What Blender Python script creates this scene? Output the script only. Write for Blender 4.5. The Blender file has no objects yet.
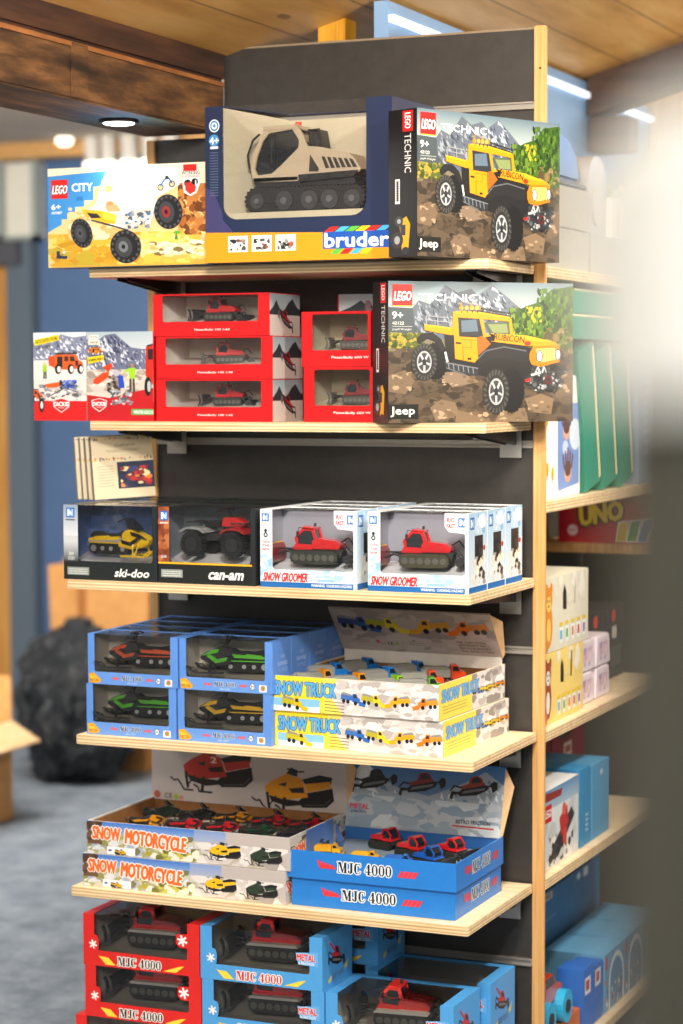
import bpy, bmesh, math, random
from mathutils import Vector, Matrix
from mathutils.geometry import tessellate_polygon
random.seed(7)
PI = math.pi
C = bpy.context.scene.collection
SC = bpy.context.scene

# ------------------------------------------------------------------ camera
YAW, PITCH, ROLL = -0.408, 0.062, -0.003
CAM = Vector((1.715, -4.052, 1.498))
fw = Vector((math.sin(YAW)*math.cos(PITCH), math.cos(YAW)*math.cos(PITCH), -math.sin(PITCH)))
rt = Vector((math.cos(YAW), -math.sin(YAW), 0)); up = rt.cross(fw)
r2 = rt*math.cos(ROLL)+up*math.sin(ROLL); u2 = -rt*math.sin(ROLL)+up*math.cos(ROLL)
cam = bpy.data.cameras.new('camera'); camo = bpy.data.objects.new('camera', cam); C.objects.link(camo)
camo.matrix_world = Matrix(((r2.x, u2.x, -fw.x, CAM.x), (r2.y, u2.y, -fw.y, CAM.y), (r2.z, u2.z, -fw.z, CAM.z), (0, 0, 0, 1)))
cam.sensor_fit = 'VERTICAL'; cam.sensor_height = 36.0; cam.lens = 2195.5/1024*36
cam.dof.use_dof = True; cam.dof.focus_distance = 4.0; cam.dof.aperture_fstop = 2.8
cam.clip_start = 0.05
SC.camera = camo
SC.view_settings.view_transform = 'Standard'; SC.view_settings.look = 'None'
SC.view_settings.gamma = 1; SC.view_settings.use_curve_mapping = False
SC.view_settings.exposure = 0.0

# ------------------------------------------------------------------ light
W = bpy.data.worlds.new('shop_air'); SC.world = W; W.use_nodes = True
W.node_tree.nodes['Background'].inputs[0].default_value = (1.0, 0.95, 0.88, 1)
W.node_tree.nodes['Background'].inputs[1].default_value = 0.46
def area(name, loc, target, size, power, col=(1, .93, .84)):
    l = bpy.data.lights.new(name, 'AREA'); l.size = size; l.energy = power; l.color = col
    o = bpy.data.objects.new(name, l); C.objects.link(o); o.location = loc
    o.rotation_euler = (Vector(target)-Vector(loc)).to_track_quat('-Z', 'Y').to_euler()
    return o
def spot(name, loc, target, power, ang, blend=.5, size=.04, col=(1, .93, .84)):
    l = bpy.data.lights.new(name, 'SPOT'); l.energy = power; l.spot_size = math.radians(ang); l.spot_blend = blend
    l.shadow_soft_size = size; l.color = col
    o = bpy.data.objects.new(name, l); C.objects.link(o); o.location = loc
    o.rotation_euler = (Vector(target)-Vector(loc)).to_track_quat('-Z', 'Y').to_euler()
    return o
area('ceiling_light_front', (0.9, -2.3, 2.42), (0.1, 0, .8), .35, 92)
spot('ceiling_spot_right', (1.5, -1.3, 2.60), (.35, -.1, .7), 125, 75, .6, .05)
spot('ceiling_spot_side', (1.6, 0.5, 2.62), (.3, .6, .45), 105, 62, .6, .05, (1, .97, .92))
spot('beam_spot', (-.365, -.30, 1.975), (-.36, -.40, 1.0), 20, 110, .7, .02, (1, .92, .8))
area('fill_light_aisle', (1.35, -4.5, 2.5), (0, 0, 1.0), .6, 66)  # added frontal fill behind the camera, brightens box fronts and the near stand
area('ceiling_light_back_left', (-2.0, 1.6, 2.40), (-2.6, 3.4, .9), 1.0, 135)
area('ceiling_fill_aisle', (1.7, -.6, 1.95), (.9, .2, 3), .5, 26, (1, .86, .66))  # added fill aimed upward to brighten the plank ceiling
area('ceiling_fill_behind', (1.3, 1.8, 1.95), (.6, 1.4, 3), .4, 9, (1, .86, .66))  # second added fill, lifts the ceiling behind the end panel
area('beam_fill', (.5, -2.6, 1.9), (-.29, -.9, 2.1), .3, 4, (1, .8, .55))  # added fill that brightens the dark timber beam
area('ceiling_light_back_right', (0.9, 2.2, 2.35), (.2, 1.0, 1.6), .6, 9, (.75, .88, 1))
area('ceiling_light_left', (-2.2, -.4, 2.40), (-2.0, 1.2, 0), 1.0, 90)

# ------------------------------------------------------------------ materials
def lin(c):
    if isinstance(c, str):
        c = c.lstrip('#'); c = [int(c[i:i+2], 16)/255 for i in (0, 2, 4)]
    return tuple((x/12.92 if x <= .04045 else ((x+.055)/1.055)**2.4) for x in c)
MATS = {}
def mat(col, rough=.5, metal=0., emit=0., coat=0.):
    k = (col, rough, metal, emit, coat)
    if k in MATS: return MATS[k]
    m = bpy.data.materials.new('paint'); m.use_nodes = True
    b = m.node_tree.nodes['Principled BSDF']; l = lin(col)
    nt = m.node_tree
    if emit == 0:
        nz = nt.nodes.new('ShaderNodeTexNoise'); nz.inputs['Scale'].default_value = 40
        tc = nt.nodes.new('ShaderNodeTexCoord'); nt.links.new(tc.outputs['Object'], nz.inputs['Vector'])
        mx = nt.nodes.new('ShaderNodeMix'); mx.data_type = 'RGBA'
        mx.inputs[6].default_value = (*[x*.92 for x in l], 1); mx.inputs[7].default_value = (*[min(1, x*1.08) for x in l], 1)
        nt.links.new(nz.outputs[0], mx.inputs[0]); nt.links.new(mx.outputs[2], b.inputs['Base Color'])
    else:
        b.inputs['Base Color'].default_value = (*l, 1)
        b.inputs['Emission Color'].default_value = (*l, 1); b.inputs['Emission Strength'].default_value = emit
    b.inputs['Roughness'].default_value = rough; b.inputs['Metallic'].default_value = metal
    b.inputs['Coat Weight'].default_value = coat
    MATS[k] = m; return m
def nodes(name):
    m = bpy.data.materials.new(name); m.use_nodes = True
    return m, m.node_tree, m.node_tree.nodes['Principled BSDF']
def ramp(nt, stops):
    r = nt.nodes.new('ShaderNodeValToRGB'); e = r.color_ramp.elements
    while len(e) < len(stops): e.new(.5)
    for i, (p, c) in enumerate(stops): e[i].position = p; e[i].color = (*lin(c), 1)
    return r
def coords(nt, scale=(1, 1, 1)):
    tc = nt.nodes.new('ShaderNodeTexCoord'); mp = nt.nodes.new('ShaderNodeMapping')
    mp.inputs['Scale'].default_value = scale; nt.links.new(tc.outputs['Object'], mp.inputs['Vector']); return mp
def noise(nt, vec, scale, detail=4, rough=.55):
    n = nt.nodes.new('ShaderNodeTexNoise'); n.inputs['Scale'].default_value = scale
    n.inputs['Detail'].default_value = detail; n.inputs['Roughness'].default_value = rough
    nt.links.new(vec.outputs[0], n.inputs['Vector']); return n
def bump(nt, b, src, strength, dist=.002):
    bp = nt.nodes.new('ShaderNodeBump'); bp.inputs['Strength'].default_value = strength; bp.inputs['Distance'].default_value = dist
    nt.links.new(src.outputs[0], bp.inputs['Height']); nt.links.new(bp.outputs[0], b.inputs['Normal'])
def wood(name, stops, scale, rough=.55, nscale=4, bmp=.2):
    m, nt, b = nodes(name); mp = coords(nt, scale); n = noise(nt, mp, nscale, 6, .6)
    r = ramp(nt, stops); nt.links.new(n.outputs[0], r.inputs[0]); nt.links.new(r.outputs[0], b.inputs['Base Color'])
    b.inputs['Roughness'].default_value = rough; bump(nt, b, n, bmp); return m
M_POST = wood('pine_post', [(.3, '#bc8748'), (.5, '#d0a062'), (.7, '#dcb27a')], (30, 30, 1.2))
M_BEAM = wood('dark_beam', [(.3, '#26160a'), (.45, '#4a301a'), (.56, '#6a4828'), (.72, '#96693c')], (7, 1.3, 8), .6, 3.5, .5)
M_BEAM2 = wood('darker_beam', [(.3, '#1c0f08'), (.5, '#3a2114'), (.75, '#5a3620')], (6, .8, 9), .6, 3.5, .5)
M_RAFT = wood('brown_rafter', [(.3, '#2a1810'), (.5, '#452c1e'), (.75, '#5c3e2c')], (.8, 8, 8), .6, 3)
M_DOORW = wood('oak_door', [(.3, '#b07a35'), (.5, '#c98f45'), (.75, '#dba75e')], (9, 9, .7), .5, 3)
M_YEL = wood('yellow_beam', [(.3, '#c08418'), (.5, '#d89a24'), (.7, '#e8ae38')], (40, 3, 1), .5, 3)
def ply_mat():
    m, nt, b = nodes('birch_plywood'); mp = coords(nt, (2, 30, 30)); n = noise(nt, mp, 3, 5)
    r = ramp(nt, [(.3, '#dcc094'), (.5, '#ecd6ae'), (.75, '#f6e6c6')]); nt.links.new(n.outputs[0], r.inputs[0])
    tc = nt.nodes.new('ShaderNodeTexCoord'); sp = nt.nodes.new('ShaderNodeSeparateXYZ'); nt.links.new(tc.outputs['Object'], sp.inputs[0])
    ml = nt.nodes.new('ShaderNodeMath'); ml.operation = 'MULTIPLY'; ml.inputs[1].default_value = 2*PI/.0062; nt.links.new(sp.outputs[2], ml.inputs[0])
    sn = nt.nodes.new('ShaderNodeMath'); sn.operation = 'SINE'; nt.links.new(ml.outputs[0], sn.inputs[0])
    r2_ = ramp(nt, [(.35, '#b08a58'), (.6, '#fff6e4')]); 
    ad = nt.nodes.new('ShaderNodeMath'); ad.operation = 'MULTIPLY_ADD'; ad.inputs[1].default_value = .5; ad.inputs[2].default_value = .5
    nt.links.new(sn.outputs[0], ad.inputs[0]); nt.links.new(ad.outputs[0], r2_.inputs[0])
    g = nt.nodes.new('ShaderNodeNewGeometry'); sn2 = nt.nodes.new('ShaderNodeSeparateXYZ'); nt.links.new(g.outputs['Normal'], sn2.inputs[0])
    ab = nt.nodes.new('ShaderNodeMath'); ab.operation = 'ABSOLUTE'; nt.links.new(sn2.outputs[2], ab.inputs[0])
    lt = nt.nodes.new('ShaderNodeMath'); lt.operation = 'LESS_THAN'; lt.inputs[1].default_value = .5; nt.links.new(ab.outputs[0], lt.inputs[0])
    f = nt.nodes.new('ShaderNodeMath'); f.operation = 'MULTIPLY'; f.inputs[1].default_value = .55; nt.links.new(lt.outputs[0], f.inputs[0])
    mx = nt.nodes.new('ShaderNodeMix'); mx.data_type = 'RGBA'; mx.blend_type = 'MULTIPLY'
    nt.links.new(f.outputs[0], mx.inputs[0]); nt.links.new(r.outputs[0], mx.inputs[6]); nt.links.new(r2_.outputs[0], mx.inputs[7])
    nt.links.new(mx.outputs[2], b.inputs['Base Color']); b.inputs['Roughness'].default_value = .5; return m
M_PLY = ply_mat()
def plank_mat():
    m, nt, b = nodes('plank_ceiling'); mp = coords(nt, (5, .8, 5)); n = noise(nt, mp, 3, 6)
    r = ramp(nt, [(.25, '#b88440'), (.5, '#dca860'), (.75, '#ecc482')]); nt.links.new(n.outputs[0], r.inputs[0])
    tc = nt.nodes.new('ShaderNodeTexCoord'); sp = nt.nodes.new('ShaderNodeSeparateXYZ'); nt.links.new(tc.outputs['Object'], sp.inputs[0])
    ml = nt.nodes.new('ShaderNodeMath'); ml.operation = 'MULTIPLY'; ml.inputs[1].default_value = 1/.16; nt.links.new(sp.outputs[0], ml.inputs[0])
    fr = nt.nodes.new('ShaderNodeMath'); fr.operation = 'FRACT'; nt.links.new(ml.outputs[0], fr.inputs[0])
    lt = nt.nodes.new('ShaderNodeMath'); lt.operation = 'LESS_THAN'; lt.inputs[1].default_value = .035; nt.links.new(fr.outputs[0], lt.inputs[0])
    vo = nt.nodes.new('ShaderNodeTexVoronoi'); vo.inputs['Scale'].default_value = 1.6
    mp2 = coords(nt, (5, 2, 5)); nt.links.new(mp2.outputs[0], vo.inputs['Vector'])
    kn = nt.nodes.new('ShaderNodeMath'); kn.operation = 'LESS_THAN'; kn.inputs[1].default_value = .10; nt.links.new(vo.outputs['Distance'], kn.inputs[0])
    mxx = nt.nodes.new('ShaderNodeMath'); mxx.operation = 'MAXIMUM'; nt.links.new(lt.outputs[0], mxx.inputs[0]); nt.links.new(kn.outputs[0], mxx.inputs[1])
    f = nt.nodes.new('ShaderNodeMath'); f.operation = 'MULTIPLY'; f.inputs[1].default_value = .55; nt.links.new(mxx.outputs[0], f.inputs[0])
    mx = nt.nodes.new('ShaderNodeMix'); mx.data_type = 'RGBA'; mx.inputs[7].default_value = (*lin('#6a4018'), 1)
    nt.links.new(f.outputs[0], mx.inputs[0]); nt.links.new(r.outputs[0], mx.inputs[6])
    nt.links.new(mx.outputs[2], b.inputs['Base Color']); b.inputs['Roughness'].default_value = .45; bump(nt, b, n, .3); return m
M_CEIL = plank_mat()
def speckle(name, stops, scale, rough, bs=.0, sc=(1, 1, 1)):
    m, nt, b = nodes(name); mp = coords(nt, sc); n = noise(nt, mp, scale, 8, .7)
    r = ramp(nt, stops); nt.links.new(n.outputs[0], r.inputs[0]); nt.links.new(r.outputs[0], b.inputs['Base Color'])
    b.inputs['Roughness'].default_value = rough
    if bs: bump(nt, b, n, bs, .004)
    return m
M_CARPET = speckle('blue_grey_carpet', [(.3, '#59646f'), (.5, '#76818d'), (.7, '#8f99a3')], 9, .95, .6)
M_PANEL = speckle('dark_grey_laminate', [(.35, '#2f2d2b'), (.65, '#383532')], 30, .42)
M_PANELS = speckle('spine_laminate', [(.35, '#4a4844'), (.65, '#55524c')], 30, .5)
M_BLUEW = speckle('light_blue_panel', [(.3, '#7ea2cc'), (.7, '#8cb0d8')], 3, .5)
M_WALLB = speckle('slate_blue_wall', [(.3, '#4a6690'), (.7, '#5a76a0')], 1.2, .8)
M_WALLW = speckle('beige_white_wall', [(.3, '#cfc6b8'), (.7, '#ddd5c8')], 2, .8)
M_CEILW = speckle('pale_plaster', [(.3, '#c4b6a4'), (.7, '#d2c6b6')], 2, .9)
M_BOXK = speckle('kraft_cardboard', [(.3, '#b88248'), (.7, '#cc9658')], 14, .8)
M_BOXL = speckle('light_cardboard', [(.3, '#d0a878'), (.7, '#e0bc90')], 14, .8)
M_STEEL = mat('#b8b8b4', .35, .8); M_BLACK = mat('#16161a', .4); M_RUB = mat('#1d1e20', .6)
M_GREYI = speckle('grey_inner_card', [(.3, '#ccc6bc'), (.7, '#dcd6cc')], 20, .8)
M_KRI = speckle('kraft_inner_card', [(.3, '#8a5c34'), (.7, '#a07040')], 20, .85)
M_WHITEC = mat('#eeeae2', .5)
def print_mat(rough=.35):
    m, nt, b = nodes('printed_ink'); a = nt.nodes.new('ShaderNodeAttribute'); a.attribute_name = 'ink'
    nt.links.new(a.outputs['Color'], b.inputs['Base Color']); b.inputs['Roughness'].default_value = rough
    nz = nt.nodes.new('ShaderNodeTexNoise'); nz.inputs['Scale'].default_value = 300
    hs = nt.nodes.new('ShaderNodeMath'); hs.operation = 'MULTIPLY_ADD'; hs.inputs[1].default_value = .1; hs.inputs[2].default_value = rough-.05
    nt.links.new(nz.outputs[0], hs.inputs[0]); nt.links.new(hs.outputs[0], b.inputs['Roughness'])
    return m
M_INK = print_mat()
def film_mat(tint, fac, rough, wr):
    m = bpy.data.materials.new('clear_film'); m.use_nodes = True; nt = m.node_tree
    for n in list(nt.nodes): nt.nodes.remove(n)
    out = nt.nodes.new('ShaderNodeOutputMaterial'); mx = nt.nodes.new('ShaderNodeMixShader')
    tr = nt.nodes.new('ShaderNodeBsdfTransparent'); tr.inputs[0].default_value = (*tint, 1)
    gl = nt.nodes.new('ShaderNodeBsdfGlossy'); gl.inputs['Roughness'].default_value = rough; gl.inputs[0].default_value = (.95, .95, .95, 1)
    fr = nt.nodes.new('ShaderNodeFresnel'); fr.inputs[0].default_value = 1.5
    ad = nt.nodes.new('ShaderNodeMath'); ad.operation = 'ADD'; ad.inputs[1].default_value = fac; nt.links.new(fr.outputs[0], ad.inputs[0])
    mp = coords(nt, (1, 1, 2.2)); nz = noise(nt, mp, 14, 3)
    nz.inputs['Distortion'].default_value = 1.2
    bp = nt.nodes.new('ShaderNodeBump'); bp.inputs['Strength'].default_value = wr; bp.inputs['Distance'].default_value = .01
    nt.links.new(nz.outputs[0], bp.inputs['Height'])
    nt.links.new(bp.outputs[0], gl.inputs['Normal']); nt.links.new(ad.outputs[0], mx.inputs[0])
    nt.links.new(tr.outputs[0], mx.inputs[1]); nt.links.new(gl.outputs[0], mx.inputs[2]); nt.links.new(mx.outputs[0], out.inputs[0]); return m
M_FILM = film_mat((.98, .98, .975), .0, .09, .7)

# ------------------------------------------------------------------ mesh helpers
class MB:
    def __init__(s): s.v = []; s.f = []
    def add(s, vs, fs):
        o = len(s.v); s.v += [tuple(v) for v in vs]; s.f += [tuple(i+o for i in f) for f in fs]; return s
    def box(s, x0, x1, y0, y1, z0, z1):
        return s.add([(x0, y0, z0), (x1, y0, z0), (x1, y1, z0), (x0, y1, z0), (x0, y0, z1), (x1, y0, z1), (x1, y1, z1), (x0, y1, z1)],
                     [(0, 3, 2, 1), (4, 5, 6, 7), (0, 1, 5, 4), (1, 2, 6, 5), (2, 3, 7, 6), (3, 0, 4, 7)])
    def prism(s, pts, a, b, axis='y', holes=()):
        """2D outline extruded along an axis; outline given as (x,z) for y, (x,y) for z, (y,z) for x"""
        def P(p, t): return {'y': (p[0], t, p[1]), 'z': (p[0], p[1], t), 'x': (t, p[0], p[1])}[axis]
        loops = [list(pts)]+[list(h) for h in holes]; n = sum(map(len, loops))
        tri = tessellate_polygon([[Vector((p[0], p[1], 0)) for p in l] for l in loops])
        flat = [p for l in loops for p in l]
        vs = [P(p, a) for p in flat]+[P(p, b) for p in flat]; fs = []
        for t in tri: fs += [tuple(t), tuple(i+n for i in reversed(t))]
        o = 0
        for l in loops:
            k = len(l)
            for i in range(k): j = (i+1) % k; fs.append((o+i, o+j, o+j+n, o+i+n))
            o += k
        return s.add(vs, fs)
    def cyl(s, c, r, h, axis='y', n=20, r2=None, ang=0):
        r2 = r if r2 is None else r2; vs = []
        for k, (rr, t) in enumerate(((r, -h/2), (r2, h/2))):
            for i in range(n):
                a = 2*PI*i/n+ang; p, q = rr*math.cos(a), rr*math.sin(a)
                vs.append({'y': (c[0]+p, c[1]+t, c[2]+q), 'z': (c[0]+p, c[1]+q, c[2]+t), 'x': (c[0]+t, c[1]+p, c[2]+q)}[axis])
        return s.add(vs, [tuple(range(n)), tuple(range(2*n-1, n-1, -1))]+[(i, (i+1) % n, (i+1) % n+n, i+n) for i in range(n)])
    def tube(s, pts, r, n=6):
        pts = [Vector(p) for p in pts]; rings = []
        for i, p in enumerate(pts):
            d = (pts[min(i+1, len(pts)-1)]-pts[max(i-1, 0)]).normalized()
            a = d.orthogonal().normalized(); b = d.cross(a)
            if abs(d.z) < .9: a = Vector((0, 0, 1)).cross(d).normalized(); b = d.cross(a)
            rings.append([p+a*(r*math.cos(2*PI*k/n))+b*(r*math.sin(2*PI*k/n)) for k in range(n)])
        fs = [tuple(range(n)), tuple(range((len(pts)-1)*n+n-1, (len(pts)-1)*n-1, -1))]
        for i in range(len(pts)-1):
            for k in range(n): fs.append((i*n+k, i*n+(k+1) % n, (i+1)*n+(k+1) % n, (i+1)*n+k))
        return s.add([v for r_ in rings for v in r_], fs)
    def lathe(s, c, prof, n=24):
        vs = []
        for r, z in prof: vs += [(c[0]+r*math.cos(2*PI*k/n), c[1]+r*math.sin(2*PI*k/n), c[2]+z) for k in range(n)]
        fs = [tuple(range(n)), tuple(range((len(prof)-1)*n+n-1, (len(prof)-1)*n-1, -1))]
        for i in range(len(prof)-1):
            for k in range(n): fs.append((i*n+k, i*n+(k+1) % n, (i+1)*n+(k+1) % n, (i+1)*n+k))
        return s.add(vs, fs)
    def scaled(s, k):
        s.v = [(x*k, y*k, z*k) for x, y, z in s.v]; return s
    def xf(s, M):
        s.v = [tuple(M @ Vector(v)) for v in s.v]; return s
    def mesh(s, name, m, smooth=False, bevel=0):
        me = bpy.data.meshes.new(name); me.from_pydata(s.v, [], s.f)
        bm = bmesh.new(); bm.from_mesh(me); bmesh.ops.recalc_face_normals(bm, faces=bm.faces)
        if bevel: 
            es = [e for e in bm.edges if len(e.link_faces) == 2 and e.calc_face_angle(0) > .6]
            bmesh.ops.bevel(bm, geom=es, offset=bevel, segments=2, affect='EDGES', clamp_overlap=True)
        bm.to_mesh(me); bm.free()
        if m: me.materials.append(m)
        if smooth:
            for p in me.polygons: p.use_smooth = True
            try: me.set_sharp_from_angle(angle=.7)
            except Exception: pass
        return me
    def obj(s, name, m, parent=None, smooth=False, bevel=0):
        return link(s.mesh(name, m, smooth, bevel), name, parent)
def link(me, name, parent=None):
    o = bpy.data.objects.new(name, me); C.objects.link(o)
    if parent is not None: o.parent = parent
    return o
def tag(o, label=None, cat=None, group=None, kind=None):
    if label: o['label'] = label
    if cat: o['category'] = cat
    if group: o['group'] = group
    if kind: o['kind'] = kind
    return o
def thing(name, loc, label, cat, group=None, rz=0):
    o = bpy.data.objects.new(name, None); C.objects.link(o); o.location = loc; o.rotation_euler = (0, 0, rz)
    o.empty_display_size = .05
    return tag(o, label, cat, group)
def struct(name, mb, m, bevel=0, label=None):
    o = mb.obj(name, m, bevel=bevel); o['kind'] = 'structure'
    if label: o['label'] = label
    return o
def copy_tree(o, parent=None):
    c = o.copy(); C.objects.link(c); c.parent = parent
    for ch in list(o.children): copy_tree(ch, c)
    return c
def rrect(x0, x1, z0, z1, r, n=4, corners=(1, 1, 1, 1)):
    pts = []
    for (cx, cz, a0), k in zip(((x1-r, z0+r, -PI/2), (x1-r, z1-r, 0), (x0+r, z1-r, PI/2), (x0+r, z0+r, PI)), corners):
        if k: pts += [(cx+r*math.cos(a0+PI/2*i/n), cz+r*math.sin(a0+PI/2*i/n)) for i in range(n+1)]
        else: pts.append((cx+r*(1 if cx > (x0+x1)/2 else -1), cz+r*(1 if cz > (z0+z1)/2 else -1)))
    return pts

# ------------------------------------------------------------------ printing
TXT = {}
def text_mesh(s, bold):
    k = (s, round(bold, 4))
    if k not in TXT:
        cu = bpy.data.curves.new('lettering', 'FONT'); cu.body = s; cu.size = 1; cu.offset = bold; cu.resolution_u = 2
        o = bpy.data.objects.new('lettering', cu); C.objects.link(o)
        bpy.context.view_layer.update()
        me = bpy.data.meshes.new_from_object(o.evaluated_get(bpy.context.evaluated_depsgraph_get()))
        TXT[k] = ([(v.co.x, v.co.y) for v in me.vertices], [tuple(p.vertices) for p in me.polygons])
        bpy.data.objects.remove(o); bpy.data.curves.remove(cu); bpy.data.meshes.remove(me)
    return TXT[k]
class Art:
    """flat print on a face: drawing units cw x ch (y down) mapped on W x H metres;
    every shape lies one hair above whatever ink it overlaps"""
    def __init__(s, W, H, cw, ch, dz=2e-5): s.W, s.H, s.cw, s.ch, s.dz = W, H, cw, ch, dz; s.v = []; s.f = []; s.c = []; s.n = 1; s.bb = []
    def _lay(s, pts):
        xs = [p[0] for p in pts]; ys = [p[1] for p in pts]; a, b, c, d = min(xs), max(xs), min(ys), max(ys); n = 0
        for q in s.bb:
            if q[4] > n and q[0] < b and q[1] > a and q[2] < d and q[3] > c: n = q[4]
        s.n = n+1; s.bb.append((a, b, c, d, s.n))
    def _c(s, p):
        x = min(max(p[0], 0), s.cw); y = min(max(p[1], 0), s.ch)
        return (x/s.cw*s.W, (1-y/s.ch)*s.H, s.n*s.dz)
    def poly(s, pts, col):
        s._lay(pts)
        tri = tessellate_polygon([[Vector((p[0], p[1], 0)) for p in pts]]) if len(pts) > 4 else [tuple(range(len(pts)))]
        o = len(s.v); s.v += [s._c(p) for p in pts]; l = lin(col)
        for t in tri: s.f.append([i+o for i in t]); s.c.append([l]*len(t))
        return s
    def quadc(s, x0, y0, x1, y1, ct, cb):
        s._lay([(x0, y0), (x1, y1)])
        o = len(s.v); s.v += [s._c(p) for p in ((x0, y0), (x1, y0), (x1, y1), (x0, y1))]
        s.f.append([o, o+1, o+2, o+3]); a, b = lin(ct), lin(cb); s.c.append([a, a, b, b]); return s
    def rect(s, x0, y0, x1, y1, col): return s.poly([(x0, y0), (x1, y0), (x1, y1), (x0, y1)], col)
    def ell(s, cx, cy, rx, ry, col, n=18, a0=0, rot=0):
        pts = []
        for i in range(n):
            a = 2*PI*i/n+a0; x, y = rx*math.cos(a), ry*math.sin(a)
            pts.append((cx+x*math.cos(rot)-y*math.sin(rot), cy+x*math.sin(rot)+y*math.cos(rot)))
        return s.poly(pts, col)
    def line(s, pts, w, col):
        for a, b in zip(pts, pts[1:]):
            dx, dy = b[0]-a[0], b[1]-a[1]; l = math.hypot(dx, dy) or 1; nx, ny = -dy/l*w/2, dx/l*w/2
            s.poly([(a[0]+nx, a[1]+ny), (b[0]+nx, b[1]+ny), (b[0]-nx, b[1]-ny), (a[0]-nx, a[1]-ny)], col)
        return s
    def blobs(s, x0, y0, x1, y1, cols, n, size, seed=1, aspect=1.0, k=6):
        r = random.Random(seed)
        for _ in range(n):
            cx, cy = r.uniform(x0, x1), r.uniform(y0, y1); sz = size*r.uniform(.4, 1.2); a = r.uniform(0, 6)
            pts = [(min(max(cx+sz*aspect*r.uniform(.6, 1.1)*math.cos(a+2*PI*i/k), x0), x1), min(max(cy+sz*r.uniform(.5, 1.1)*math.sin(a+2*PI*i/k), y0), y1)) for i in range(k)]
            s.poly(pts, r.choice(cols))
        return s
    def mountain(s, pts, base, col, snow, shade, seed=1, n=30):
        s.poly(pts+[(pts[-1][0], base), (pts[0][0], base)], col); r = random.Random(seed)
        for _ in range(n):
            i = r.randrange(len(pts)-1); t = r.random(); x = pts[i][0]*(1-t)+pts[i+1][0]*t; yt = pts[i][1]*(1-t)+pts[i+1][1]*t
            d = r.uniform(0, .85)*(base-yt); h = (base-yt)*r.uniform(.06, .2); w = h*r.uniform(.25, .8)
            y = yt+d; q_ = r.random() < .6
            s.poly([(x, y), (x+w*.6, y+h*.5), (x+w*1.2, y+h), (x-w*.2, y+h*.7)], snow if q_ else shade)
        return s
    def text(s, t, x0, y0, x1, y1, col, bold=.0, out=None, ob=.04, shear=0, rot=0, ox=0):
        vs, fs = text_mesh(t, 0)
        if not vs: return s
        bx0 = min(p[0] for p in vs); bx1 = max(p[0] for p in vs); by0 = min(p[1] for p in vs); by1 = max(p[1] for p in vs)
        cx, cy = (x0+x1)/2, (y0+y1)/2; em = (y1-y0)/max(by1-by0, .5)
        def stamp(c_, rad):
            offs = [(0, 0)] if rad <= 0 else [(rad*math.cos(PI*k/4), rad*math.sin(PI*k/4)) for k in range(8)]+[(0, 0)]
            l = lin(c_)
            for dx_, dy_ in offs:
                o = len(s.v); xy = []
                for p in vs:
                    u = (p[0]-bx0)/(bx1-bx0); w = (p[1]-by0)/(by1-by0)
                    x = x0+(x1-x0)*u+dx_; y = y1-(y1-y0)*w+dy_; x += shear*(y1-y)
                    if rot: dx, dy = x-cx, y-cy; x, y = cx+dx*math.cos(rot)-dy*math.sin(rot), cy+dx*math.sin(rot)+dy*math.cos(rot)
                    xy.append((x, y))
                s._lay(xy); s.v += [s._c(p) for p in xy]
                for f in fs: s.f.append([i+o for i in f]); s.c.append([l]*len(f))
        if out: stamp(out, em*(bold*.5+ob*.75))
        stamp(col, em*bold*.45); return s
    def serif(s, t, x0, y0, x1, y1, col, out):
        """fat face lettering with thin hairlines"""
        G = {'M': (1.15, [[(.02, 0), (.34, 0), (.34, .06), (.02, .06)], [(.12, 0), (.20, 0), (.20, 1), (.12, 1)], [(.02, .94), (.36, .94), (.36, 1), (.02, 1)], [(.14, 1), (.44, 1), (.66, .1), (.54, .0)], [(.54, 0), (.62, 0), (.90, 1), (.82, 1)], [(.78, 0), (1.02, 0), (1.02, 1), (.78, 1)], [(.70, 0), (1.10, 0), (1.10, .06), (.70, .06)], [(.78, .94), (1.10, .94), (1.10, 1), (.78, 1)]]),
             'J': (.66, [[(.28, .12), (.52, .12), (.52, 1), (.28, 1)], [(.16, .94), (.62, .94), (.62, 1), (.16, 1)], [(.04, .1), (.16, .0), (.4, .0), (.52, .14), (.36, .2), (.2, .08), (.1, .14)], [(.02, .1), (.2, .1), (.2, .28), (.02, .28)]]),
             'C': (.82, [[(.04, .3), (.28, .2), (.28, .8), (.04, .7)], [(.04, .3), (.2, .04), (.4, 0), (.4, .06), (.28, .2)], [(.04, .7), (.28, .8), (.4, .94), (.4, 1), (.2, .96)], [(.38, 0), (.6, .04), (.74, .26), (.68, .28), (.56, .1), (.38, .06)], [(.38, 1), (.6, .95), (.66, .9), (.66, .84), (.38, .94)], [(.66, .66), (.72, .66), (.72, 1), (.66, 1)]]),
             '4': (.76, [[(.36, 0), (.58, 0), (.58, 1), (.40, 1), (.36, .9)], [(.02, .24), (.72, .24), (.72, .32), (.02, .32)], [(.02, .30), (.09, .30), (.50, .98), (.42, 1)], [(.26, 0), (.68, 0), (.68, .06), (.26, .06)]]),
             '0': (.74, [[(.04, .3), (.24, .2), (.24, .8), (.04, .7)], [(.04, .3), (.18, .04), (.36, 0), (.36, .06), (.24, .2)], [(.04, .7), (.24, .8), (.36, .94), (.36, 1), (.18, .96)], [(.68, .3), (.48, .2), (.48, .8), (.68, .7)], [(.68, .3), (.54, .04), (.36, 0), (.36, .06), (.48, .2)], [(.68, .7), (.48, .8), (.36, .94), (.36, 1), (.54, .96)]]), ' ': (.34, [])}
        tot = sum(G[c_][0] for c_ in t); k = (x1-x0)/tot; h = y1-y0
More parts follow.
